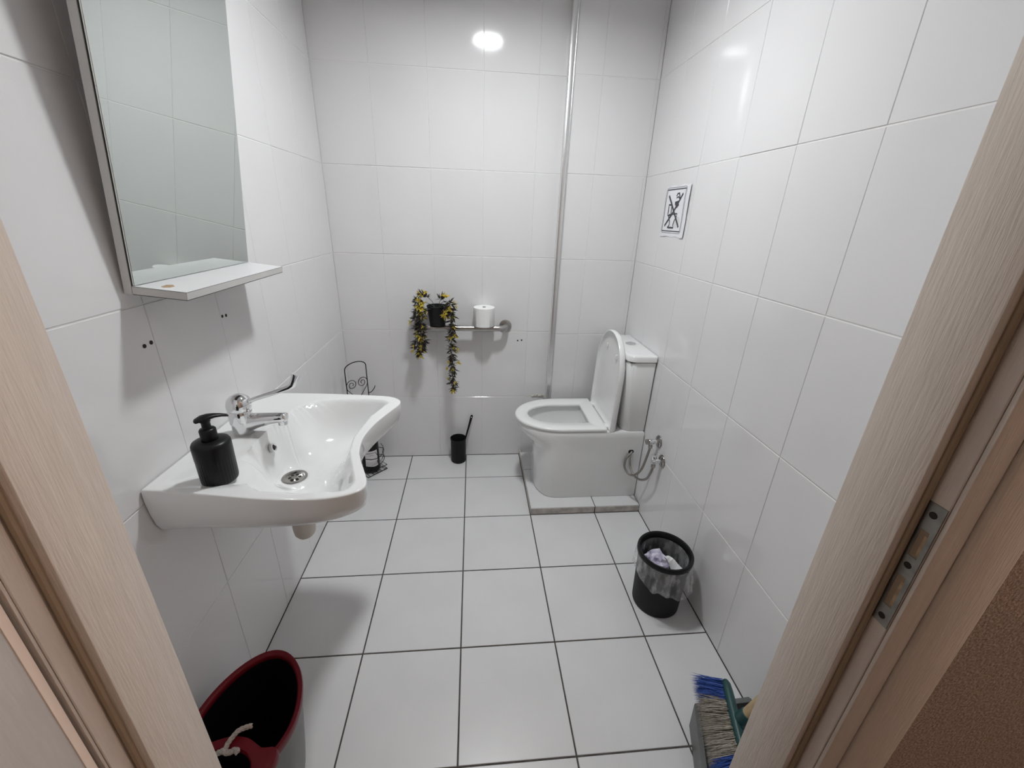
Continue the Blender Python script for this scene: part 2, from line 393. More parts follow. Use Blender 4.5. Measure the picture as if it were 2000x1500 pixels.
# ------------------------------------------------------------------ wash basin
def rim_z(y): return 0.841 - 0.028 * (y + 1.2)
OUT = [(-0.6572, -1.2027), (-0.59, -1.2109), (-0.4936, -1.2279), (-0.3986, -1.2447), (-0.3089, -1.2515), (-0.2516, -1.2468), (-0.2111, -1.2309), (-0.1946, -1.2105), (-0.1966, -1.1825), (-0.2102, -1.1463), (-0.2369, -1.0798), (-0.2479, -1.0361), (-0.2523, -0.9724), (-0.2385, -0.8923), (-0.2117, -0.8115), (-0.1950, -0.7650), (-0.1934, -0.7375), (-0.2061, -0.7128), (-0.2437, -0.6907), (-0.3336, -0.6765), (-0.4818, -0.6613), (-0.6072, -0.6557), (-0.658, -0.655)]
outline = [p.to_2d() for p in smoothpath([V(x, y, 0) for x, y in OUT], 6)]
n_b = 64
for k in range(1, n_b): outline.append(Vector((-0.6585, -0.655 - k * (1.2027 - 0.655) / n_b)))
CEN = Vector((-0.430, -0.960))
# inner bowl edge: (x, y, steepness of the wall that starts at this edge)
BOWL = [(-0.5150, -1.005, 3.4), (-0.5150, -0.905, 3.4), (-0.5060, -0.860, 1.2), (-0.4900, -0.7925, 0.9), (-0.4527, -0.7486, 0.9), (-0.4146, -0.7259, 0.9), (-0.2758, -0.7200, 1.0), (-0.2345, -0.7412, 1.0), (-0.2697, -0.8499, 1.0), (-0.2826, -0.9771, 1.0), (-0.2728, -1.0544, 1.0), (-0.2419, -1.1421, 1.0), (-0.2258, -1.1897, 1.0), (-0.2365, -1.2190, 1.0), (-0.3204, -1.2229, 1.0), (-0.4156, -1.2107, 0.9), (-0.475, -1.165, 0.8), (-0.505, -1.070, 1.2)]
TRAY = [(-0.5300, -1.010), (-0.500, -1.05), (-0.46, -1.19), (-0.50, -1.2000), (-0.6022, -1.1943), (-0.6260, -1.176), (-0.6200, -1.14), (-0.585, -1.06)]
def inside(poly, x, y):
    c = False; n = len(poly)
    for i in range(n):
        x1, y1 = poly[i][:2]; x2, y2 = poly[i - 1][:2]
        if (y1 > y) != (y2 > y) and x < (x2 - x1) * (y - y1) / (y2 - y1) + x1: c = not c
    return c
def edged(poly, x, y, wts=True):
    acc = 0.0; n = len(poly)
    for i in range(n):
        ax, ay = poly[i][:2]; bx, by = poly[(i + 1) % n][:2]
        dx, dy = bx - ax, by - ay; L = dx * dx + dy * dy
        t = max(0, min(1, ((x - ax) * dx + (y - ay) * dy) / L))
        d = math.hypot(x - ax - t * dx, y - ay - t * dy)
        acc += max(d, 1e-5) ** -3
    return acc ** -0.33333
DR = (-0.455, -0.9726)
def depth(x, y):
    return sum(depth0(x + a, y + b) for a in (-0.0055, 0.0, 0.0055) for b in (-0.0055, 0.0, 0.0055)) / 9
def depth0(x, y):
    d = 0.0
    if inside(BOWL, x, y):
        s = min(1, edged(BOWL, x, y) * (1 + 2.2 * math.exp(-((y + 0.955) / 0.055) ** 2) * sstep(-0.43, -0.505, x)) / 0.066)
        d = 0.124 * (1 - (1 - s) ** 2.0) * sstep(-0.02, 0.07, s)
        rd = math.hypot(x - DR[0], y - DR[1]); k = sstep(0.100, 0.046, rd)
        d = d * (1 - k) + 0.131 * k
    if inside(TRAY, x, y):
        d = max(d, 0.011 * sstep(0, 0.014, edged(TRAY, x, y, False)))
    return d
sink = thing('wash_basin', (XL, -0.93, 0.70), 'white ceramic wall basin with a concave front edge', 'basin')
loops = []
NR = 56
for k in range(1, NR + 1):
    s = k / NR
    l = []
    for p in outline:
        q = CEN + (p - CEN) * (s * 0.992)
        l.append(V(q.x, q.y, rim_z(q.y) - depth(q.x, q.y)))
    loops.append(l)
def outer(k, dz):
    l = []
    for p in outline:
        q = CEN + (p - CEN) * k
        if p.x < -0.62: q.x = min(q.x, p.x + (q.x - p.x) * max(0, (p.x + 0.658) / 0.04))
        t = (p.x + 0.66) / 0.46
        dd_ = dz * (1 - 0.42 * max(0, min(1, t)))
        if k < 0.99: dd_ = max(dd_, depth(q.x, q.y) + 0.013)
        l.append(V(max(q.x, -0.6585), q.y, rim_z(p.y) - dd_))
    return l
nn_ = len(outline)
for it in range(26):
    zz = [[p.z for p in l] for l in loops[:NR]]
    for k in range(1, NR - 4):
        for i in range(nn_):
            if rim_z(loops[k][i].y) - zz[k][i] < 0.003: continue
            loops[k][i].z = 0.4 * zz[k][i] + 0.15 * (zz[k - 1][i] + zz[k + 1][i] + zz[k][i - 1] + zz[k][(i + 1) % nn_])
LOWER = [outer(0.998, 0.002), outer(1.0, 0.006), outer(1.002, 0.03), outer(0.993, 0.065), outer(0.970, 0.098), outer(0.93, 0.120), outer(0.85, 0.134), outer(0.68, 0.142), outer(0.4, 0.146), outer(0.1, 0.148)]
loops += LOWER
MB().loft(loops).build('bowl', 'ceramic', sink, smooth=55)
zd = rim_z(DR[1]) - 0.1295
dr = MB().lathe([(0.033, -0.001), (0.033, 0.0022), (0.029, 0.0032), (0.023, 0.0018), (0.020, 0.0002), (0.001, 0.0004)], (*DR, zd), 36).build('drain', 'chrome_dark', sink)
for k in range(6):
    a = k * math.pi / 3 + 0.3
    MB().lathe([(0.0045, 0.0003), (0.0040, 0.0010), (0.001, 0.0010)], (DR[0] + 0.0125 * math.cos(a), DR[1] + 0.0125 * math.sin(a), zd), 12).build('drain_hole', 'hole_dark', dr)
ox = -0.5065; oz = 0.789
ov = MB().lathe([(0.0125, -0.006), (0.0125, 0.002), (0.0095, 0.003), (0.0075, 0.001)], (ox, -0.950, oz), 24, (1, 0, 0.30), cap1=False).build('overflow_ring', 'chrome', sink)
MB().lathe([(0.0078, -0.004), (0.0078, 0.0005), (0.002, -0.001)], (ox, -0.950, oz), 20, (1, 0, 0.30)).build('overflow_hole', 'hole_dark', ov)
# bottle trap and waste pipe under the basin
trap = thing('bottle_trap', (-0.455, -0.972, 0.50), 'pale plastic drain trap below the basin', 'pipe')
MB().lathe([(0.012, 0.498), (0.022, 0.501), (0.029, 0.512), (0.031, 0.53), (0.031, 0.575), (0.024, 0.582), (0.018, 0.60), (0.018, 0.684)], (-0.455, -0.972, 0), 28).build('trap_cup', 'trap_plastic', trap)
MB().tube([(-0.44, -0.972, 0.60), (-0.655, -0.972, 0.60)], 0.016, 16).build('waste_pipe', 'trap_plastic', trap)

# ------------------------------------------------------------------ mixer tap with long lever
FX, FY, FZ = -0.576, -0.945, rim_z(-0.945) + 0.0006
tap = thing('mixer_tap', (FX, FY, FZ), 'chrome mixer tap with a long lever handle on the basin', 'tap')
MB().lathe([(0.0235, 0.0), (0.0245, 0.003), (0.0250, 0.012), (0.0275, 0.030), (0.0285, 0.055), (0.0285, 0.068), (0.0265, 0.071)], (FX, FY, FZ), 40).build('body', 'chrome', tap, smooth=60)
hd = MB().lathe([(0.0275, 0.0), (0.0295, 0.003), (0.0302, 0.012), (0.0285, 0.024), (0.0225, 0.035), (0.0135, 0.0415), (0.004, 0.0435)], (FX, FY, FZ + 0.0705), 40, (0.16, 0, 1)).build('cap', 'chrome', tap, smooth=60)
MB().lathe([(0.004, 0), (0.004, 0.002), (0.002, 0.0024)], (FX + 0.0285, FY, FZ + 0.090), 10, (1, 0, 0.1)).build('temperature_dot', 'bucket_red', hd)
# spout: oval section tapering forwards
loops = []
for t, hw, hz, zz in ((0.0, 0.0200, 0.0265, 0.030), (0.15, 0.0190, 0.0240, 0.034), (0.35, 0.0178, 0.0195, 0.0385), (0.6, 0.0168, 0.0160, 0.0425), (0.8, 0.0160, 0.0142, 0.0445), (0.93, 0.0155, 0.0130, 0.0455), (0.985, 0.0135, 0.0110, 0.0455), (1.0, 0.008, 0.007, 0.0455)):
    x = FX + 0.012 + t * 0.106
    loops.append([V(x, FY + hw * math.cos(a), FZ + zz + hz * math.sin(a)) for a in [2 * math.pi * k / 24 for k in range(24)]])
MB().loft(loops).build('spout', 'chrome', tap, smooth=60)
ae = MB().lathe([(0.0118, 0.0), (0.0122, -0.004), (0.0118, -0.012), (0.0100, -0.0125)], (FX + 0.105, FY, FZ + 0.037), 20).build('aerator', 'chrome', tap)
# lever
lp = [V(FX + 0.020, FY, FZ + 0.092), V(FX + 0.06, FY, FZ + 0.106), V(FX + 0.10, FY, FZ + 0.1195), V(FX + 0.136, FY, FZ + 0.1325), V(FX + 0.147, FY, FZ + 0.140), V(FX + 0.154, FY, FZ + 0.154), V(FX + 0.160, FY, FZ + 0.170)]
wd = [0.0075, 0.0070, 0.0066, 0.0066, 0.0066, 0.0062, 0.0055]; th = [0.0050, 0.0058, 0.0064, 0.0068, 0.0080, 0.0100, 0.0118]
loops = []
for i, p in enumerate(lp):
    t = (lp[min(i + 1, len(lp) - 1)] - lp[max(i - 1, 0)]).normalized(); nn = V(0, 1, 0).cross(t).normalized()
    loops.append([p + V(0, 1, 0) * wd[i] * math.copysign(abs(math.cos(a)) ** 0.6, math.cos(a)) + nn * th[i] * math.copysign(abs(math.sin(a)) ** 0.6, math.sin(a)) for a in [2 * math.pi * k / 16 + 0.2 for k in range(16)]])
MB().loft(loops).build('lever', 'chrome', tap, smooth=60)

# ------------------------------------------------------------------ soap dispenser
SX, SY = -0.5265, -1.152; SZ = rim_z(SY) - 0.0108
soap = thing('soap_dispenser', (SX, SY, SZ), 'black ribbed soap pump bottle standing on the basin', 'soap dispenser')
prof = [(0.036, 0.0), (0.0405, 0.003), (0.042, 0.008), (0.0425, 0.03), (0.0428, 0.058), (0.0432, 0.064), (0.0434, 0.090), (0.0430, 0.096), (0.0405, 0.1005), (0.030, 0.1035), (0.020, 0.1045), (0.015, 0.1048)]
prof = [(r * 0.86, z) for r, z in prof]
MB().lathe(prof, (SX, SY, SZ), 144, rf=lambda a, z: 1 - (0.016 * (0.5 + 0.5 * math.cos(36 * a)) if 0.006 < z < 0.060 else 0)).build('bottle', 'black_plastic', soap, smooth=50)
MB().lathe([(0.0152, 0.1045), (0.0158, 0.106), (0.0158, 0.128), (0.0142, 0.131), (0.009, 0.1325), (0.0085, 0.134), (0.0085, 0.146), (0.010, 0.148), (0.010, 0.156)], (SX, SY, SZ), 32, rf=lambda a, z: 1 + (0.02 * math.cos(24 * a) if 0.106 < z < 0.129 else 0)).build('pump_collar', 'black_plastic', soap, smooth=50)
pd = V(0.80, 0.60, 0).normalized(); sd = V(-pd.y, pd.x, 0)
loops = []
for t, wv, hz, zz in ((-0.0195, 0.003, 0.002, 0.1525), (-0.017, 0.010, 0.0042, 0.153), (-0.006, 0.0145, 0.0058, 0.1560), (0.006, 0.0125, 0.0056, 0.1575), (0.018, 0.0085, 0.0046, 0.1570), (0.030, 0.0062, 0.0036, 0.1545), (0.040, 0.0050, 0.0030, 0.1508), (0.0425, 0.003, 0.002, 0.1492)):
    c = V(SX, SY, SZ + zz) + pd * t
    loops.append([c + sd * wv * math.cos(a) + V(0, 0, hz * math.sin(a)) for a in [2 * math.pi * k / 20 for k in range(20)]])
MB().loft(loops).build('pump_head', 'black_plastic', soap, smooth=60)

# ------------------------------------------------------------------ tilted mirror with shelf
MY0, MY1 = -1.085, -0.630; tl = math.radians(6.3)
MO = V(XL + 0.002, 0, 1.234); un = V(math.cos(tl), 0, -math.sin(tl)); vn = V(math.sin(tl), 0, math.cos(tl))
MT = Matrix(((un.x, 0, vn.x, MO.x), (0, 1, 0, 0), (un.z, 0, vn.z, MO.z), (0, 0, 0, 1)))
mir = thing('wall_mirror', (XL, (MY0 + MY1) / 2, 1.234), 'tall frameless mirror tilted forward with a white shelf at its foot', 'mirror')
MH = 0.80
MB().rbox((0.0, MY0, 0.0), (0.0155, MY1, MH), 0.0008, 1, MT).build('back_panel', 'laminate_edge', mir, smooth=30)
MB().box((0.0157, MY0 + 0.0005, 0.018), (0.0167, MY1 - 0.0005, MH - 0.002), MT).build('gap_line', 'dark_edge', mir, smooth=0)
MB().rbox((0.0168, MY0 + 0.002, 0.0185), (0.0205, MY1 - 0.0015, MH - 0.002), 0.0006, 1, MT).build('glass', 'mirror_glass', mir, smooth=0)
sh = MB().rbox((0.0160, MY0, 0.0012), (0.118, MY1, 0.0168), 0.0007, 1, MT).build('shelf', 'laminate_edge', mir, smooth=30)
MB().box((0.0170, MY0 + 0.001, 0.0168), (0.1170, MY1 - 0.001, 0.0176), MT).build('shelf_top', 'laminate_white', sh, smooth=0)
MB().box((0.0165, MY0 + 0.0003, 0.0163), (0.1178, MY1 - 0.0003, 0.0169), MT).build('shelf_edge_line', 'dark_edge', sh, smooth=0)
MB().box((0.0165, MY0 + 0.0003, 0.0002), (0.1178, MY1 - 0.0003, 0.0012), MT).build('shelf_edge_line', 'dark_edge', sh, smooth=0)
cp = [(0.055, -1.062), (0.052, -1.040), (0.060, -1.032), (0.072, -1.046), (0.071, -1.058), (0.064, -1.066)]
MB().loft([[MT @ V(x, y, 0.0174) for x, y in cp], [MT @ V(x, y, 0.0179) for x, y in cp]]).build('chipped_spot', 'chip_wood', sh, smooth=0)

# ------------------------------------------------------------------ grab bar, roll, potted plant
GY = YB - 0.060; GZ = 0.835; GR = 0.016
bar = thing('grab_bar', (-0.02, YB, GZ), 'brushed steel grab bar fixed across the back wall', 'grab bar')
path = [V(-0.262, YB - 0.004, GZ)] + [V(-0.262 + 0.045 * (1 - math.cos(a)), YB - 0.015 - 0.045 * math.sin(a), GZ) for a in [k * math.pi / 16 for k in range(9)]]
path += [V(x, GY, GZ) for x in (-0.1, 0.1)]
path += [V(0.224 - 0.045 * (1 - math.sin(a)), YB - 0.015 - 0.045 * math.cos(a), GZ) for a in [k * math.pi / 16 for k in range(9)]] + [V(0.224, YB - 0.004, GZ)]
MB().tube(path, GR, 24).build('tube', 'steel_brushed', bar, smooth=60)
for x in (-0.262, 0.224):
    MB().lathe([(0.0345, -0.001), (0.0345, 0.004), (0.032, 0.0075), (0.022, 0.010), (0.0165, 0.0105)], (x, YB, GZ), 36, (0, -1, 0)).build('wall_flange', 'steel_brushed', bar)
RX, RY, RZ = 0.1035, 0.183, GZ + GR
roll = thing('toilet_roll', (RX, RY, RZ), 'white toilet paper roll standing on the grab bar', 'toilet roll')
MB().lathe([(0.010, 0.0), (0.0550, 0.0), (0.0565, 0.002), (0.0565, 0.099), (0.0545, 0.101), (0.010, 0.1005)], (RX, RY, RZ), 48, cap0=False, cap1=False, rf=lambda a, z: 1 + 0.008 * math.sin(2 * a + 0.6) + 0.004 * math.sin(5 * a)).build('paper', 'tissue', roll)
MB().lathe([(0.0100, 0.0), (0.0100, 0.0985), (0.0094, 0.0985), (0.0094, 0.0)], (RX, RY, RZ), 28, cap0=False, cap1=False).build('core', 'cardboard', roll)
fl = [[V(RX + 0.0576 * math.cos(a), RY + 0.0576 * math.sin(a), RZ + z) for a in [(-0.95 + 0.04 * k) * math.pi / 1.25 for k in range(14)]] for z in (0.001, 0.05, 0.0985)]
MB().loft(fl, False, False, closed=False).build('loose_sheet', 'tissue', roll)
PX, PY, PZ0 = -0.1445, 0.181, GZ + GR
plant = thing('trailing_plant', (PX, PY, PZ0), 'black pot with two trailing yellow-tipped artificial vines on the grab bar', 'plant')
pot = MB().lathe([(0.038, 0.0), (0.0405, 0.002), (0.0530, 0.100), (0.0545, 0.102), (0.0545, 0.105), (0.0520, 0.106), (0.0505, 0.100), (0.0490, 0.088)], (PX, PY, PZ0), 48).build('pot', 'black_pot', plant)
MB().lathe([(0.0485, 0.086), (0.04, 0.089), (0.015, 0.090)], (PX, PY, PZ0), 24).build('soil', 'soil', plant)
PT = PZ0 + 0.09
vines = [
    [(PX - 0.01, PY - 0.005, PT), (-0.168, 0.172, 0.978), (-0.195, 0.165, 1.005), (-0.225, 0.158, 1.012), (-0.246, 0.152, 0.965), (-0.252, 0.150, 0.90), (-0.248, 0.148, 0.83), (-0.250, 0.146, 0.76), (-0.245, 0.146, 0.705)],
    [(PX + 0.0, PY - 0.01, PT), (-0.175, 0.165, 0.965), (-0.214, 0.150, 0.975), (-0.226, 0.143, 0.93), (-0.228, 0.139, 0.86), (-0.222, 0.138, 0.79), (-0.224, 0.138, 0.735)],
    [(PX + 0.005, PY - 0.01, PT), (-0.120, 0.165, 0.972), (-0.090, 0.150, 0.985), (-0.069, 0.136, 0.955), (-0.066, 0.130, 0.88), (-0.075, 0.128, 0.80), (-0.070, 0.128, 0.72), (-0.069, 0.128, 0.64), (-0.066, 0.128, 0.56), (-0.064, 0.128, 0.508)],
    [(PX + 0.01, PY + 0.0, PT), (-0.13, 0.172, 0.975), (-0.118, 0.16, 1.0)],
    [(PX + 0.01, PY - 0.01, PT), (-0.118, 0.155, 0.965), (-0.098, 0.132, 0.955), (-0.090, 0.122, 0.925)],
]
# three shapes of sprig: a whorl of narrow pointed leaves around a short twig
def sprig_mesh(seed, L, nleaf, spread, m):
    rg = random.Random(seed); vs = []; fs = []
    for k in range(nleaf):
        az = 2 * math.pi * (k / nleaf) + rg.uniform(-0.4, 0.4); el = rg.uniform(0.3, 1.0) * spread; l = L * rg.uniform(0.7, 1.1); wv = l * rg.uniform(0.10, 0.15)
        d = V(math.cos(az) * math.sin(el), math.sin(az) * math.sin(el), math.cos(el)); sdv = V(-math.sin(az), math.cos(az), 0); nv = d.cross(sdv)
        o = len(vs); st = rg.uniform(0, 0.25) * L
        bs = V(0, 0, st)
        vs += [bs, bs + d * l * 0.4 + sdv * wv + nv * wv * 0.4, bs + d * l * 0.45 - nv * wv * 0.35, bs + d * l * 0.4 - sdv * wv + nv * wv * 0.4, bs + d * l + nv * wv * rg.uniform(-1.5, 1.5), bs + d * l * 0.42 + nv * wv * 0.7]
        fs += [(o, o + 1, o + 2), (o, o + 2, o + 3), (o + 1, o + 4, o + 2), (o + 2, o + 4, o + 3), (o, o + 5, o + 1), (o, o + 3, o + 5), (o + 1, o + 5, o + 4), (o + 3, o + 4, o + 5)]
    me = bpy.data.meshes.new('sprig'); me.from_pydata(vs, [], fs); me.materials.append(MATS[m]); return me
DARK = [sprig_mesh(1, 0.040, 8, 1.25, 'leaf_dark'), sprig_mesh(2, 0.046, 7, 1.0, 'leaf_dark'), sprig_mesh(3, 0.036, 9, 1.4, 'leaf_dark')]
YEL = [sprig_mesh(4, 0.024, 9, 1.2, 'leaf_yellow'), sprig_mesh(5, 0.027, 8, 1.0, 'leaf_yellow'), sprig_mesh(6, 0.020, 10, 1.35, 'leaf_yellow')]
def put_sprig(me, name, p, d, sc):
    o = bpy.data.objects.new(name, me); COL.objects.link(o); o.parent = plant
    qd = V(0, 0, 1).rotation_difference(d.normalized()) @ Quaternion((0, 0, 1), random.uniform(0, 6.28))
    o.rotation_mode = 'QUATERNION'; o.rotation_quaternion = qd; o.location = Vector(p) - V(PX, PY, PZ0); o.scale = (sc, sc, sc)
rv = random.Random(21)
for vi, vp in enumerate(vines):
    pth = smoothpath(vp, 10)
    MB().tube(pth, 0.0013, 6).build('vine_stem', 'stem_green', plant)
    L = 0; nxt = 0.075 if vi < 3 else 0.05; step = (0.017, 0.018, 0.0185, 0.016, 0.014)[vi]
    for i in range(1, len(pth)):
        L += (pth[i] - pth[i - 1]).length
        if L >= nxt:
            nxt += step
            t = (pth[i] - pth[i - 1]).normalized(); az = rv.uniform(0, 6.28)
            out = V(math.cos(az), -abs(math.sin(az)) * 0.8 + 0.1, 0)
            d = t * 0.7 + out * 0.8 + V(0, 0, 0.25)
            put_sprig(rv.choice(DARK), 'leaf_sprig', pth[i], d, rv.uniform(0.75, 1.1))
            put_sprig(rv.choice(DARK), 'leaf_sprig', pth[i], t * 0.8 - out * 0.7, rv.uniform(0.6, 0.95))
            if rv.random() < 0.62:
                put_sprig(rv.choice(YEL), 'yellow_sprig', pth[i] + d.normalized() * rv.uniform(0.018, 0.034), d + V(0, -0.4, 0), rv.uniform(0.7, 1.15))
    t = (pth[-1] - pth[-2]).normalized()
    put_sprig(DARK[1], 'leaf_sprig', pth[-1] - t * 0.01, t, 0.85); put_sprig(YEL[1], 'yellow_sprig', pth[-1] + t * 0.004, t, 1.0)
for p in ((-0.232, 0.140, 0.985), (-0.212, 0.138, 0.972), (-0.240, 0.142, 0.955), (-0.225, 0.135, 0.945), (-0.102, 0.118, 0.925)):
    put_sprig(YEL[0], 'yellow_sprig', p, V(0.1, -1, 0.3), 1.3)

# ------------------------------------------------------------------ no-litter notice taped to the right wall
sign = thing('paper_notice', (XR, -0.17, 1.345), 'white paper notice with a crossed-out toilet pictogram on the right wall', 'notice')
def sp_(u, v, dz=0.0):            # u: 0 far edge .. 1 near edge of the printed frame; v: 0 top .. 1 bottom
    y = -0.0785 - u * 0.168; z = 1.5345 - v * 0.166
    bend = 0.0016 + 0.0010 * math.sin(u * 5 + 1) + 0.0009 * math.sin(v * 6) + 0.0035 * max(0, u - 1.0) * 4
    return V(XR - bend - dz, y, z)
nu, nv_ = 18, 16
fr = [[sp_(-0.06 + 1.31 * i / nu, -0.085 + 1.22 * j / nv_ + 0.012 * math.sin(i * 0.9) * (j in (0, nv_))) for i in range(nu + 1)] for j in range(nv_ + 1)]
bk = [[p + V(0.0006, 0, 0) for p in l] for l in fr]
m_ = MB(); m_.loft(fr, False, False, closed=False); m_.loft(bk, False, False, closed=False); m_.build('sheet', 'sheet_paper', sign, smooth=60, fix=False)
def stroke(pts, wd_, name='ink_stroke', m='print_ink', closed=False):
    pts = [Vector((a, b)) for a, b in pts]; n = len(pts); k = MB()
    dense = []
    for i in range(n if closed else n - 1):
        a, b = pts[i], pts[(i + 1) % n]; c = max(1, int((b - a).length / 0.06))
        dense += [a + (b - a) * j / c for j in range(c)]
    if not closed: dense.append(pts[-1])
    L, R = [], []; m2 = len(dense)
    for i, p in enumerate(dense):
        t = (dense[(i + 1) % m2] - dense[i - 1]) if closed else dense[min(i + 1, m2 - 1)] - dense[max(i - 1, 0)]
        t = t.normalized(); nn = Vector((-t.y, t.x)) * wd_ / 2
        L.append(p + nn); R.append(p - nn)
    lo = [sp_(p.x, p.y, 0.0003) for p in L]; hi = [sp_(p.x, p.y, 0.0003) for p in R]
    lo2 = [sp_(p.x, p.y, 0.0005) for p in L]; hi2 = [sp_(p.x, p.y, 0.0005) for p in R]
    rings = [[lo[i], hi[i], hi2[i], lo2[i]] for i in range(m2)]
    if closed: rings.append(rings[0])
    k.loft(rings, not closed, not closed); return k.build(name, m, sign, smooth=0)
rr_ = 0.06
def rrect(a, r):
    out = []
    for cx, cy, s0 in ((1 - a - r, a + r, -90), (1 - a - r, 1 - a - r, 0), (a + r, 1 - a - r, 90), (a + r, a + r, 180)):
        out += [(cx + r * math.cos(math.radians(s0 + d)), cy + r * math.sin(math.radians(s0 + d))) for d in (0, 30, 60, 90)]
    return out
stroke(rrect(-0.045, 0.08), 0.016, 'border_line', 'print_grey', True)
stroke([(0, 0), (1, 0)], 0.026, 'border_bar'); stroke([(0, 1), (1, 1)], 0.024, 'border_bar')
stroke([(0.008, 0), (0.0, 1)], 0.021, 'border_line'); stroke([(0.99, 0), (0.995, 1)], 0.021, 'border_line')
stroke([(0.145, 0.14), (0.33, 0.32), (0.51, 0.52), (0.70, 0.72), (0.885, 0.90)], 0.058, 'cross_bar'); stroke([(0.87, 0.11), (0.62, 0.40), (0.40, 0.62), (0.11, 0.88)], 0.062, 'cross_bar')
stroke([(0.22, 0.36), (0.37, 0.37), (0.38, 0.61), (0.22, 0.62)], 0.042, closed=True)
stroke([(0.25, 0.645), (0.30, 0.60), (0.70, 0.575), (0.69, 0.64)], 0.034)
stroke([(0.27, 0.645), (0.36, 0.76), (0.37, 0.86), (0.29, 0.915), (0.61, 0.915), (0.57, 0.85), (0.60, 0.76), (0.69, 0.64)], 0.042)
stroke([(0.30, 0.92), (0.61, 0.92)], 0.034)
stroke([(0.52, 0.34), (0.66, 0.31), (0.70, 0.37), (0.58, 0.42)], 0.085)
stroke([(0.55, 0.17), (0.58, 0.11), (0.67, 0.10), (0.72, 0.18), (0.76, 0.27)], 0.045)
stroke([(0.56, 0.21), (0.64, 0.18), (0.72, 0.22), (0.79, 0.25)], 0.035)

# ------------------------------------------------------------------ toilet
TY = -0.0735
NB = (10, 44, 10, 8)
def dloop(xf, xb, hw, a, z, p=2.0, y0=TY):
    pts = []
    for k in range(NB[0]): pts.append((xb + (xf + a - xb) * k / NB[0], hw))
    for k in range(NB[1] + 1):
        t = math.pi / 2 + math.pi * k / NB[1]
        cx = math.copysign(abs(math.cos(t)) ** (2 / p), math.cos(t)); cy = math.copysign(abs(math.sin(t)) ** (2 / p), math.sin(t))
        pts.append((xf + a + a * cx, hw * cy))
    for k in range(1, NB[2] + 1): pts.append((xf + a + (xb - xf - a) * k / NB[2], -hw))
    for k in range(1, NB[3]): pts.append((xb, -hw + 2 * hw * k / NB[3]))
    return [V(x, y0 + y, z) for x, y in pts]
XW = XR - 0.004
toilet = thing('toilet', (0.60, TY, PZ), 'white ceramic toilet with raised lid on the tiled step', 'toilet')
body = [dloop(0.374, XW, 0.181, 0.12, PZ, 2.5), dloop(0.370, XW, 0.184, 0.12, PZ + 0.01, 2.5), dloop(0.366, XW, 0.184, 0.13, 0.27, 2.4), dloop(0.358, XW, 0.184, 0.14, 0.305, 2.3), dloop(0.335, XW, 0.184, 0.17, 0.335, 2.2), dloop(0.300, XW, 0.184, 0.20, 0.362, 2.1), dloop(0.277, XW, 0.184, 0.222, 0.392, 2.05), dloop(0.270, XW, 0.184, 0.230, 0.418, 2.0), dloop(0.276, XW - 0.004, 0.180, 0.228, 0.426, 2.0),
        dloop(0.322, 0.645, 0.120, 0.15, 0.427), dloop(0.324, 0.643, 0.118, 0.15, 0.415), dloop(0.330, 0.640, 0.118, 0.15, 0.38), dloop(0.350, 0.630, 0.108, 0.14, 0.33), dloop(0.40, 0.60, 0.08, 0.10, 0.27), dloop(0.44, 0.57, 0.055, 0.06, 0.225), dloop(0.48, 0.53, 0.02, 0.02, 0.215)]
tb = MB().loft(body).build('pan', 'ceramic', toilet, smooth=50)
MB().loft([dloop(0.374, 0.615, 0.094, 0.12, 0.292), dloop(0.376, 0.613, 0.092, 0.12, 0.293)]).build('water', 'water', tb, smooth=0)
MB().lathe([(0.006, 0), (0.008, 0.004), (0.008, 0.03), (0.005, 0.034)], (0.640, -0.150, 0.417), 14, (-1, 0.25, -0.1)).build('jet_nozzle', 'black_plastic', tb)
MB().lathe([(0.013, -0.002), (0.013, 0.0008), (0.005, 0.0006)], (0.843, TY - 0.184, 0.315), 20, (0, -1, 0), rf=lambda a, z: 0.75 + 0.35 * abs(math.cos(a))).build('hose_opening', 'hole_dark', tb)
seat = [dloop(0.272, 0.700, 0.179, 0.232, 0.4275), dloop(0.264, 0.703, 0.184, 0.235, 0.432), dloop(0.263, 0.704, 0.185, 0.235, 0.440), dloop(0.268, 0.702, 0.182, 0.234, 0.4455), dloop(0.276, 0.698, 0.177, 0.232, 0.4470),
        dloop(0.326, 0.640, 0.112, 0.15, 0.4450), dloop(0.331, 0.636, 0.108, 0.15, 0.4410), dloop(0.332, 0.635, 0.107, 0.15, 0.432), dloop(0.328, 0.638, 0.110, 0.15, 0.4276)]
m_ = MB(); m_.loft(seat + [seat[0]], False, False); m_.build('seat', 'seat_plastic', toilet, smooth=50)
CL, CZ = 0.468, 0.428
def cloop(ins, d):
    l = dloop(ins, CL - ins, 0.182 - ins, 0.215 - ins * 0.5, 0, 2.15)
    out = []
    for p in l:
        h = CL - p.x
        out.append(V(0.7175 + d + 0.030 * h, p.y, CZ + h))
    return out
MB().loft([cloop(0.075, 0.017), cloop(0.028, 0.0165), cloop(0.0125, 0.010), cloop(0.008, 0.001), cloop(0.003, 0.0), cloop(0.0, 0.004), cloop(0.001, 0.022), cloop(0.010, 0.031), cloop(0.05, 0.0345)]).build('lid', 'seat_plastic', toilet, smooth=50)
for y, z in ((0.0, 0.80), (-0.15, 0.782)):
    MB().rbox((0.735, y - 0.006, z - 0.014), (0.746, y + 0.006, z + 0.014), 0.003, 2).build('buffer', 'seat_plastic', toilet)
for y in (TY - 0.13, TY + 0.13):
    MB().rbox((0.700, y - 0.022, 0.427), (0.728, y + 0.022, 0.4425), 0.005, 3).build('hinge', 'seat_plastic', toilet)
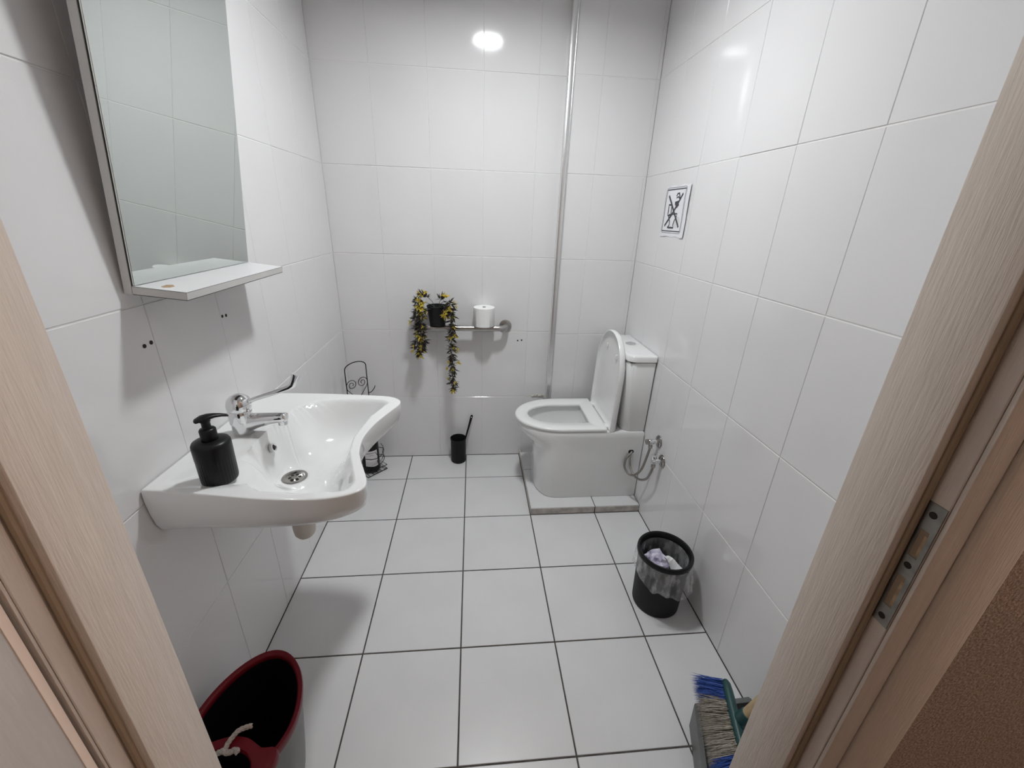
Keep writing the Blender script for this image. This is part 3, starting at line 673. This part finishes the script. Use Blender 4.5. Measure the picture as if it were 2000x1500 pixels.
def rrloop(x0, x1, y0, y1, r, z, n=8):
    pts = []
    for cx, cy, s0, rr in ((x1, y1, 0, 0.008), (x0 + r, y1 - r, 90, r), (x0 + r, y0 + r, 180, r), (x1, y0, 270, 0.008)):
        if rr < r: cx -= rr; cy += -rr if s0 == 0 else rr
        pts += [V(cx + rr * math.cos(math.radians(s0 + 90 * k / n)), cy + rr * math.sin(math.radians(s0 + 90 * k / n)), z) for k in range(n + 1)]
    return pts
TN, TF = TY - 0.184, TY + 0.184
tank = MB().loft([rrloop(0.786, XW, TN + 0.012, TF - 0.012, 0.045, 0.4265), rrloop(0.782, XW, TN + 0.008, TF - 0.008, 0.045, 0.434), rrloop(0.772, XW, TN + 0.003, TF - 0.003, 0.04, 0.62), rrloop(0.768, XW, TN, TF, 0.038, 0.785), rrloop(0.772, XW, TN + 0.003, TF - 0.003, 0.038, 0.790)]).build('cistern', 'ceramic', toilet, smooth=50)
MB().loft([rrloop(0.770, XW, TN + 0.001, TF - 0.001, 0.04, 0.7925), rrloop(0.762, XW + 0.001, TN - 0.005, TF + 0.005, 0.042, 0.796), rrloop(0.762, XW + 0.001, TN - 0.005, TF + 0.005, 0.042, 0.818), rrloop(0.766, XW, TN - 0.001, TF + 0.001, 0.042, 0.824), rrloop(0.776, XW - 0.008, TN + 0.010, TF - 0.010, 0.04, 0.8265)]).build('cistern_lid', 'ceramic', toilet, smooth=50)
MB().box((0.775, TN + 0.004, 0.7895), (XW, TF - 0.004, 0.7930)).build('lid_gap', 'dark_edge', toilet, smooth=0)
fb = MB().lathe([(0.026, -0.002), (0.026, 0.003), (0.0235, 0.0045), (0.0225, 0.0025)], (0.838, TY + 0.010, 0.8268), 32).build('flush_ring', 'chrome', toilet)
for s in (-1, 1):
    lp_ = [V(0.838 + 0.0215 * math.cos(a), TY + 0.010 + s * (0.0008 + 0.021 * math.sin(a)), 0.828) for a in [math.pi * k / 14 for k in range(15)]]
    MB().loft([lp_, [p + V(0, 0, 0.002) for p in lp_]]).build('flush_button', 'chrome', fb, smooth=30)

# ------------------------------------------------------------------ angle valves with hoses on the right wall
def valve(y, z, label, hp, up):
    v = thing('angle_valve', (XR, y, z), label, 'valve', 'angle valves beside the toilet')
    MB().lathe([(0.0295, -0.001), (0.0295, 0.002), (0.027, 0.005), (0.020, 0.009), (0.012, 0.011)], (XR, y, z), 32, (-1, 0, 0)).build('escutcheon', 'chrome_dark', v)
    MB().lathe([(0.010, 0.005), (0.010, 0.026), (0.0125, 0.028), (0.0125, 0.048), (0.0105, 0.051)], (XR, y, z), 20, (-1, 0, 0)).build('valve_body', 'chrome', v)
    MB().lathe([(0.008, 0.0), (0.008, 0.018), (0.0095, 0.019), (0.0095, 0.032), (0.007, 0.033)], (XR - 0.038, y, z), 6, (0, 0, -1)).build('hose_nut', 'chrome_dark', v, smooth=20)
    if up:
        MB().lathe([(0.006, 0.0), (0.006, 0.012), (0.011, 0.014), (0.0125, 0.018), (0.0125, 0.032), (0.010, 0.035)], (XR - 0.038, y, z), 12, (-0.25, -0.05, 1)).build('knob', 'chrome', v, smooth=25)
    else:
        MB().lathe([(0.0125, 0.050), (0.0135, 0.052), (0.0135, 0.062), (0.011, 0.064)], (XR, y, z), 8, (-1, 0, 0)).build('knob', 'chrome_dark', v, smooth=25)
    MB().tube(smoothpath(hp, 10), 0.0056, 12).build('hose', 'steel_hose', v)
ya, za = -0.4047, 0.4589; yl, zl = -0.4638, 0.3916
HE = V(0.846, TY - 0.187, 0.310)
valve(ya, za, 'upper chrome angle valve and its hose on the wall beside the toilet', [(XR - 0.038, ya, za - 0.028), (XR - 0.040, ya + 0.012, za - 0.09), (0.856, -0.372, 0.285), (0.845, -0.335, 0.228), (0.828, -0.300, 0.212), (0.812, -0.278, 0.240), (0.817, -0.272, 0.285), HE + V(-0.004, -0.004, 0.002), HE + V(0.004, 0.014, 0.004)], False)
valve(yl, zl, 'lower chrome angle valve and its hose on the wall beside the toilet', [(XR - 0.038, yl, zl - 0.028), (XR - 0.040, yl + 0.010, zl - 0.07), (0.862, -0.425, 0.268), (0.855, -0.380, 0.232), (0.845, -0.335, 0.222), (0.836, -0.297, 0.245), (0.834, -0.277, 0.285), HE + V(-0.006, -0.002, -0.006), HE + V(0.004, 0.014, 0.0)], True)

# ------------------------------------------------------------------ toilet brush in its holder
BX, BY = -0.046, 0.183
br = thing('toilet_brush', (BX, BY, 0), 'black toilet brush standing in its black cylindrical holder', 'toilet brush')
MB().lathe([(0.043, 0.0), (0.0445, 0.002), (0.0450, 0.145), (0.0475, 0.152), (0.0475, 0.157), (0.0445, 0.157), (0.0425, 0.145), (0.0425, 0.01), (0.01, 0.008)], (BX, BY, 0), 48).build('holder', 'black_matte', br)
h0, h1 = V(BX + 0.012, BY - 0.004, 0.03), V(0.037, YB - 0.020, 0.290)
hd_ = h1 - h0
loops = []
for t, wv, tv in ((0, 0.005, 0.005), (0.5, 0.005, 0.005), (0.75, 0.0058, 0.005), (0.9, 0.0072, 0.005), (0.96, 0.0078, 0.0048), (0.99, 0.0060, 0.004), (1.0, 0.003, 0.003)):
    c = h0 + hd_ * t; tt = hd_.normalized(); sv = V(0, 1, 0).cross(tt).normalized(); nv = tt.cross(sv)
    loops.append([c + sv * wv * math.cos(a) + nv * tv * math.sin(a) for a in [2 * math.pi * k / 14 for k in range(14)]])
hb = MB().loft(loops).build('handle', 'black_matte', br)
ph = h0 + hd_ * 0.955 + V(0, -0.0046, 0)
MB().lathe([(0.0030, -0.001), (0.0030, 0.0006), (0.001, 0.0006)], ph, 12, (0, -1, 0.3)).build('hanging_hole', 'paper_white', hb)
MB().lathe([(0.006, 0.02), (0.020, 0.03), (0.022, 0.06), (0.018, 0.09), (0.006, 0.095)], (BX + 0.014, BY - 0.004, 0), 20).build('brush_head', 'black_plastic', br)

# ------------------------------------------------------------------ wire stand with a bottle in the corner
cL, cR, cFR, cFL = V(-0.632, 0.100, 0), V(-0.545, 0.190, 0), V(-0.461, 0.097, 0), V(-0.547, 0.014, 0)
cc = (cL + cR + cFR + cFL) / 4
st = thing('wire_stand', (cc.x, cc.y, 0), 'black wire stand with scrolled heart back in the far corner', 'stand')
WR = 0.0022
def at(a, b, z): return (cL + (cR - cL) * a + (cFL - cL) * b) + V(0, 0, z)
top = 0.618
arch = [at(0, 0, 0.002), at(0, 0, top - 0.005)] + [at(0.5 - 0.5 * math.cos(a), 0, top + 0.034 * math.sin(a) ** 0.9 if a < math.pi else top) for a in [math.pi * k / 14 for k in range(15)]] + [at(1, 0, top - 0.005), at(1, 0, 0.002)]
MB().tube(arch, WR * 1.25, 8).build('back_frame', 'black_wire', st)
def spiral(cx, cz, s, turns=1.65):
    pts = []
    for k in range(34):
        t = k / 33; a = math.pi - t * turns * 2 * math.pi; r = 0.031 * (1 - 0.80 * t)
        pts.append(at(cx + s * (r * math.cos(a)) / 0.125, 0, cz + r * math.sin(a)))
    return pts
for s, cx in ((1, 0.25), (-1, 0.75)):
    sp0 = spiral(cx, 0.527, s)
    MB().tube(smoothpath([at(0.5, 0, 0.43), at(0.5 - s * 0.30, 0, 0.478), at(0.5 - s * 0.47, 0, 0.505)] + sp0, 3), WR * 0.8, 6).build('heart_scroll', 'black_wire', st)
MB().tube(smoothpath([at(1, 0, 0.455), at(1.12, 0.0, 0.452), at(1.27, 0.03, 0.468), at(1.34, 0.04, 0.485)], 6), WR, 6).build('side_hook', 'black_wire', st)
for z in (0.004, 0.030):
    MB().tube([at(0, 0, z), at(1, 0, z), at(1, 1, z), at(0, 1, z)], WR, 6, closed=True).build('base_ring', 'black_wire', st)
for k in range(5):
    MB().tube([at(0.1 + 0.2 * k, 0, 0.006), at(0.1 + 0.2 * k, 1, 0.006)], WR * 0.7, 6).build('base_wire', 'black_wire', st)
for z in (0.062, 0.112):
    MB().tube([at(0.5 + 0.62 * math.cos(a) , 0.5 + 0.56 * math.sin(a), z + 0.006 * math.sin(3 * a)) for a in [2 * math.pi * k / 40 for k in range(40)]], WR * 0.9, 6, closed=True).build('bottle_ring', 'black_wire', st)
for a, b in ((1.12, 0.5), (0.5, 1.06)):
    MB().tube(smoothpath([at(a - 0.06, b - 0.04, 0.03), at(a + 0.05, b, 0.06), at(a, b, 0.085), at(a + 0.06, b, 0.112), at(a - 0.02, b - 0.05, 0.14)], 6), WR * 0.8, 6).build('side_scroll', 'black_wire', st)
bt = thing('bottle', (cc.x, cc.y, 0.008), 'black bottle with a white printed label in the wire stand', 'bottle')
MB().lathe([(0.044, 0.0085), (0.0475, 0.012), (0.048, 0.03), (0.048, 0.165), (0.0475, 0.178), (0.042, 0.198), (0.028, 0.216), (0.018, 0.224), (0.016, 0.23)], (cc.x, cc.y, 0), 48).build('bottle_body', 'black_plastic', bt)
MB().lathe([(0.0175, 0.230), (0.019, 0.232), (0.019, 0.262), (0.017, 0.265)], (cc.x, cc.y, 0), 28).build('cap', 'black_plastic', bt)
def lab(a0, a1, z0, z1, r, n=12):
    return [[V(cc.x + r * math.cos(a), cc.y + r * math.sin(a), z) for a in [a0 + (a1 - a0) * k / n for k in range(n + 1)]] for z in (z0, z1)]
LA0, LA1 = math.radians(-112), math.radians(-28)
m_ = MB(); a_ = lab(LA0, LA1, 0.048, 0.150, 0.0484); b_ = lab(LA0, LA1, 0.048, 0.150, 0.0488)
m_.loft(a_, False, False, closed=False); m_.loft(b_, False, False, closed=False)
lb = m_.build('label', 'label_white', bt, smooth=60, fix=False)
rl = random.Random(5)
for z, h, n_, fr_ in ((0.137, 0.010, 9, 0.10), (0.123, 0.0055, 5, 0.30), (0.095, 0.004, 4, 0.32), (0.077, 0.004, 12, 0.08), (0.068, 0.004, 11, 0.08), (0.059, 0.004, 12, 0.08)):
    m_ = MB()
    for k in range(n_):
        u0 = fr_ + (1 - 2 * fr_) * (k + 0.12) / n_; u1 = fr_ + (1 - 2 * fr_) * (k + 0.80) / n_
        hh = h * rl.uniform(0.6, 1.0)
        m_.loft(lab(LA0 + (LA1 - LA0) * u0, LA0 + (LA1 - LA0) * u1, z - hh / 2, z + hh / 2, 0.0490, 2), False, False, closed=False)
    m_.build('print_line', 'print_grey', lb, smooth=0, fix=False)

# ------------------------------------------------------------------ waste bin with bag and litter
WX, WY, WH = 0.767, -0.850, 0.246
bn = thing('waste_bin', (WX, WY, 0), 'black round waste bin with a clear bag by the right wall', 'waste bin')
MB().lathe([(0.084, 0.0), (0.0875, 0.004), (0.0950, WH - 0.012), (0.0950, WH), (0.0925, WH), (0.0925, WH - 0.012), (0.0850, 0.010), (0.02, 0.008)], (WX, WY, 0), 64).build('bucket', 'black_matte', bn)
MB().lathe([(0.0965, WH - 0.010), (0.1005, WH - 0.012), (0.1020, WH - 0.004), (0.1015, WH + 0.006), (0.0985, WH + 0.0105), (0.0925, WH + 0.0095), (0.0885, WH + 0.003), (0.0875, WH - 0.012), (0.0890, WH - 0.020)], (WX, WY, 0), 64, cap0=False, cap1=False).build('rim_ring', 'black_plastic', bn)
rb = random.Random(11); NA = 120
ph_ = [(rb.uniform(0, 6.28), rb.randint(5, 31), rb.uniform(0.3, 1)) for _ in range(9)]
loops = []
for k in range(22):
    t = k / 21; l = []
    for i in range(NA):
        a = 2 * math.pi * i / NA
        wob = sum(w_ * math.sin(f__ * a + p_ + 2.2 * t * (j % 3 - 1)) for j, (p_, f__, w_) in enumerate(ph_)) / 4.0
        drop = 0.090 + 0.030 * math.cos(a + 1.05) + 0.008 * math.sin(5 * a + 1) + 0.004 * math.sin(13 * a)
        bulge = 0.0025 + 0.020 * t ** 1.5 * (0.80 + 0.35 * math.cos(a + 0.6)) - (0.012 * max(0, t - 0.88) / 0.12)
        r = 0.1010 - 0.003 * t + bulge + wob * 0.0075 * t
        r = max(r, 0.0962 - 0.012 * t + 0.0016)
        l.append(V(WX + r * math.cos(a), WY + r * math.sin(a), WH - 0.006 - drop * t + 0.004 * wob * t))
    loops.append(l)
for l in loops:
    for p in l: p.x = min(p.x, XR - 0.004)
MB().loft(loops, False, False).build('bag', 'bag_film', bn, smooth=70)
loops = []
for k in range(12):
    t = k / 11; l = []
    for i in range(NA):
        a = 2 * math.pi * i / NA
        wob = sum(w_ * math.sin(f__ * a + p_) for p_, f__, w_ in ph_) / 5
        l.append(V(WX + (0.0862 - 0.0030 * t + 0.0018 * wob * t) * math.cos(a), WY + (0.0862 - 0.003 * t + 0.0018 * wob * t) * math.sin(a), WH - 0.012 - 0.14 * t))
    loops.append(l)
MB().loft(loops, False, False).build('bag_lining', 'bag_film', bn, smooth=70)
def crumple(name, c, r, seed, m, label, flat=1.0):
    rg = random.Random(seed); bm = bmesh.new(); bmesh.ops.create_icosphere(bm, subdivisions=3, radius=1)
    dirs = [Vector((rg.gauss(0, 1), rg.gauss(0, 1), rg.gauss(0, 1))).normalized() for _ in range(16)]
    for v in bm.verts:
        d = v.co.normalized(); k = 1.0
        for j, q in enumerate(dirs): k += (0.10 if j % 2 else -0.13) * abs(d.dot(q)) ** 3 + 0.035 * math.sin(9 * d.dot(q) + j)
        v.co = Vector((d.x * k * r, d.y * k * r, d.z * k * r * flat))
    bm.verts.index_update()
    m_ = MB(); m_.add([Vector(c) + v.co for v in bm.verts], [[v.index for v in f.verts] for f in bm.faces]); bm.free()
    o = m_.build(name, m, smooth=0); return tag(o, label, 'paper')
crumple('crumpled_wrapper', (WX - 0.026, WY + 0.002, WH - 0.046), 0.047, 3, 'trash_violet', 'crumpled violet and white wrapper in the waste bin', 0.8)
crumple('crumpled_tissue', (WX + 0.006, WY - 0.042, WH - 0.090), 0.028, 9, 'tissue', 'white crumpled tissue low in the waste bin', 0.7)
pc = V(WX + 0.026, WY - 0.026, WH - 0.038); ca, sa = math.cos(0.9), math.sin(0.9)
pg = []
for j in range(5):
    pg.append([pc + V((i - 3) * 0.0105 * ca - (j - 2) * 0.0095 * sa, (i - 3) * 0.0105 * -sa - (j - 2) * 0.0095 * ca, 0.006 * math.sin(i * 1.1) + 0.005 * (j - 2) * math.cos(i * 0.7) + 0.006 * (3 - i)) for i in range(7)])
m_ = MB(); m_.loft(pg, False, False, closed=False); m_.loft([[p - V(0, 0, 0.0008) for p in l] for l in pg], False, False, closed=False)
tag(m_.build('paper_scrap', 'paper_white', smooth=0, fix=False), 'folded white paper scrap lying in the waste bin', 'paper')

# ------------------------------------------------------------------ mop bucket with wringer, rope
KX, KY, KH = -0.497, -1.338, 0.275
def bloop(ax, ay, z, dx=0, dy=0, tip=1.0):
    l = []
    for k in range(72):
        a = 2 * math.pi * k / 72; c, s = math.cos(a), math.sin(a)
        wv = ax * (1 - 0.10 * max(0, s) ** 2)
        pinch = 1 - 0.10 * math.exp(-((s + 0.45) / 0.22) ** 2)
        l.append(V(KX + dx + wv * c * pinch, KY + dy + ay * s, z))
    return l
mb = thing('mop_bucket', (KX, KY, 0), 'dark grey oval mop bucket with a red rim on the floor', 'bucket')
ins = [bloop(0.111, 0.161, KH - 0.006), bloop(0.107, 0.156, KH - 0.03), bloop(0.093, 0.138, 0.10), bloop(0.080, 0.120, 0.012)]
out = [bloop(0.084, 0.126, 0.0), bloop(0.090, 0.132, 0.004), bloop(0.097, 0.142, 0.06), bloop(0.108, 0.156, 0.17), bloop(0.114, 0.165, KH - 0.02)]
MB().loft(out, True, False).build('tub', 'bucket_grey', mb, smooth=50)
MB().loft(ins, False, True).build('inner_tub', 'bucket_inside', mb, smooth=50)
rim = [bloop(0.113, 0.164, KH - 0.022), bloop(0.119, 0.170, KH - 0.020), bloop(0.1215, 0.1725, KH - 0.004), bloop(0.1200, 0.1710, KH + 0.004), bloop(0.1140, 0.1650, KH + 0.005), bloop(0.1075, 0.1585, KH - 0.002), bloop(0.1070, 0.1580, KH - 0.012)]
MB().loft(rim + [rim[0]], False, False).build('rim', 'bucket_red', mb, smooth=60)
# wringer insert over the near half
wo = [V(-0.600, -1.398, 0), V(-0.570, -1.384, 0), V(-0.541, -1.375, 0), V(-0.517, -1.369, 0), V(-0.497, -1.3675, 0), V(-0.466, -1.3735, 0), V(-0.443, -1.386, 0), V(-0.4245, -1.395, 0), V(-0.395, -1.3965, 0), V(-0.388, -1.418, 0), V(-0.395, -1.450, 0), V(-0.415, -1.480, 0), V(-0.450, -1.500, 0), V(-0.497, -1.506, 0), V(-0.545, -1.500, 0), V(-0.580, -1.478, 0), V(-0.602, -1.440, 0)]
wo = smoothpath(wo, 3, True)
wc = V(-0.505, -1.440, 0)
wi = []
for p in wo:
    d = (p - wc).normalized(); wi.append(wc + V(d.x * 0.070, d.y * 0.046, 0))
lift = lambda l, z: [V(p.x, p.y, z) for p in l]
shr = lambda l, k: [wc + (p - wc) * k for p in l]
MB().loft([lift(wo, KH - 0.012), lift(wo, KH + 0.002), lift(shr(wo, 0.975), KH + 0.0085), lift(shr(wi, 1.06), KH + 0.010), lift(wi, KH + 0.005), lift(wi, KH - 0.012)], False, False).build('wringer_plate', 'bucket_red', mb, smooth=60)
MB().loft([lift(wi, KH + 0.002), lift(shr(wi, 0.9), KH - 0.05), lift(shr(wi, 0.65), KH - 0.12), lift(shr(wi, 0.3), KH - 0.13)], False, True).build('wringer_cone', 'bucket_inside', mb, smooth=50)
def rope_strands(pts, r, name, par):
    pth = smoothpath(pts, 10); m_ = MB()
    for s in range(3):
        q = []; prev = V(0, 0, 1); L = 0
        for i, p in enumerate(pth):
            t = (pth[min(i + 1, len(pth) - 1)] - pth[max(i - 1, 0)]).normalized(); nx = (prev - t * prev.dot(t)).normalized(); prev = nx; ny = t.cross(nx)
            if i: L += (p - pth[i - 1]).length
            a = L * 260 + s * 2.094; q.append(p + (nx * math.cos(a) + ny * math.sin(a)) * r * 0.5)
        m_.tube(q, r * 0.62, 7)
    return m_.build(name, 'rope', par, smooth=60)
RB = KH + 0.016
rp = thing('rope', (-0.50, -1.40, KH), 'knotted off-white rope end lying over the bucket wringer', 'rope')
rope_strands([(-0.470, -1.352, RB - 0.006), (-0.480, -1.358, RB), (-0.492, -1.366, RB + 0.003), (-0.500, -1.380, RB + 0.001), (-0.503, -1.392, RB), (-0.500, -1.403, RB)], 0.0052, 'rope_end', rp)
rope_strands([(-0.472, -1.405, RB), (-0.480, -1.402, RB + 0.003), (-0.492, -1.405, RB + 0.001), (-0.505, -1.403, RB + 0.004), (-0.520, -1.406, RB), (-0.545, -1.412, RB - 0.002)], 0.0056, 'rope_knot', rp)

# ------------------------------------------------------------------ dustpan and broom by the doorway
dpn = thing('dustpan', (0.74, -1.38, 0), 'dark grey dustpan lying on the floor under the broom', 'dustpan')
P1, P2, P3, P4 = V(0.690, -1.282, 0), V(0.862, -1.276, 0), V(0.890, -1.500, 0), V(0.610, -1.500, 0)
def up(p, z): return V(p.x, p.y, z)
MB().loft([[up(p, 0.001) for p in (P1, P2, P3, P4)], [up(p, 0.005) for p in (P1, P2, P3, P4)]]).build('pan_floor', 'dustpan_grey', dpn, smooth=0)
def wallseg(a, b, h0_, h1_, th_, name):
    d = (b - a).normalized(); n = V(-d.y, d.x, 0) * th_
    rings = []
    for p, hh in ((a, h0_), (b, h1_)): rings.append([up(p, 0.005), up(p + n, 0.005), up(p + n, hh - 0.004), up(p + n * 1.6, hh), up(p - n * 0.6, hh)])
    return MB().loft(rings).build(name, 'dustpan_grey', dpn, smooth=30)
wallseg(P4, P1, 0.085, 0.098, -0.006, 'pan_side'); wallseg(P1, P2, 0.098, 0.098, -0.006, 'pan_back'); wallseg(P2, P3, 0.098, 0.070, -0.006, 'pan_side')
bro = thing('broom', (0.76, -1.34, 0), 'broom with blue and grey bristles leaning in the corner by the door frame', 'broom')
hA, hB = V(0.786, -1.252, 0.150), V(0.728, -1.452, 0.135)
loops = []
ax_ = (hB - hA).normalized(); bd = V(-0.93, 0.20, -0.30).normalized(); sdv = ax_.cross(bd).normalized()
for t, k in ((0.0, 0.25), (0.02, 0.6), (0.07, 0.9), (0.16, 1.0), (0.84, 1.0), (0.93, 0.9), (0.98, 0.6), (1.0, 0.25)):
    c = hA + (hB - hA) * t
    loops.append([c + bd * (-0.012 + 0.0) * k * math.cos(a) * 1.25 + sdv * 0.024 * k * math.sin(a) for a in [2 * math.pi * j / 18 for j in range(18)]])
MB().loft(loops).build('head', 'broom_green', bro, smooth=50)
sk0 = hA + (hB - hA) * 0.52
hdir = (V(0.872, -1.40, 0.62) - V(0.752, -1.345, 0.158)).normalized()
MB().lathe([(0.022, -0.012), (0.020, 0.01), (0.0165, 0.035), (0.0160, 0.045), (0.014, 0.046)], sk0 + V(0.008, 0, 0.004), 20, hdir).build('socket', 'broom_green', bro)
s1 = sk0 + V(0.008, 0, 0.004)
tmax = (XR - 0.014 - s1.x) / hdir.x
MB().tube([s1 + hdir * 0.03, s1 + hdir * 0.2, s1 + hdir * tmax], 0.0135, 16).build('handle', 'wood_handle', bro)
# bristle tufts: each tuft a tapering bundle of fine filaments
rg = random.Random(17)
for nm, rngs, mm in (('blue_bristles', ((0.02, 0.27),(0.86, 0.98)), 'bristle_blue'), ('grey_bristles', ((0.26, 0.87),), 'bristle_grey')):
    m_ = MB()
    for t0, t1 in rngs:
        for k in range(int((t1 - t0) * 1500)):
            t = rg.uniform(t0, t1); b0 = hA + (hB - hA) * t + sdv * rg.uniform(-0.016, 0.016) + bd * 0.006
            fan = (0.42 - t) * 0.62
            d = (bd - ax_ * fan * 0.9 + sdv * rg.gauss(0, 0.16) + ax_ * rg.gauss(0, 0.05)).normalized(); L = rg.uniform(0.076, 0.092)
            m1 = b0 + d * L * 0.5; e = b0 + d * L + V(rg.gauss(0, 0.002), rg.gauss(0, 0.002), rg.gauss(0, 0.002) - 0.004)
            n1 = d.cross(V(rg.uniform(-1, 1), rg.uniform(-1, 1), rg.uniform(-1, 1))).normalized() * 0.00065; n2 = d.cross(n1).normalized() * 0.00065
            m_.add([b0 + n1, b0 - n1 + n2, b0 - n1 - n2, m1 + n1, m1 - n1 + n2, m1 - n1 - n2, e], [(0, 1, 4, 3), (1, 2, 5, 4), (2, 0, 3, 5), (3, 4, 6), (4, 5, 6), (5, 3, 6)])
    o = m_.build(nm, mm, bro, smooth=0, fix=False); o['kind'] = 'stuff'
for o in bpy.data.objects:
    if '_b' in o: del o['_b']
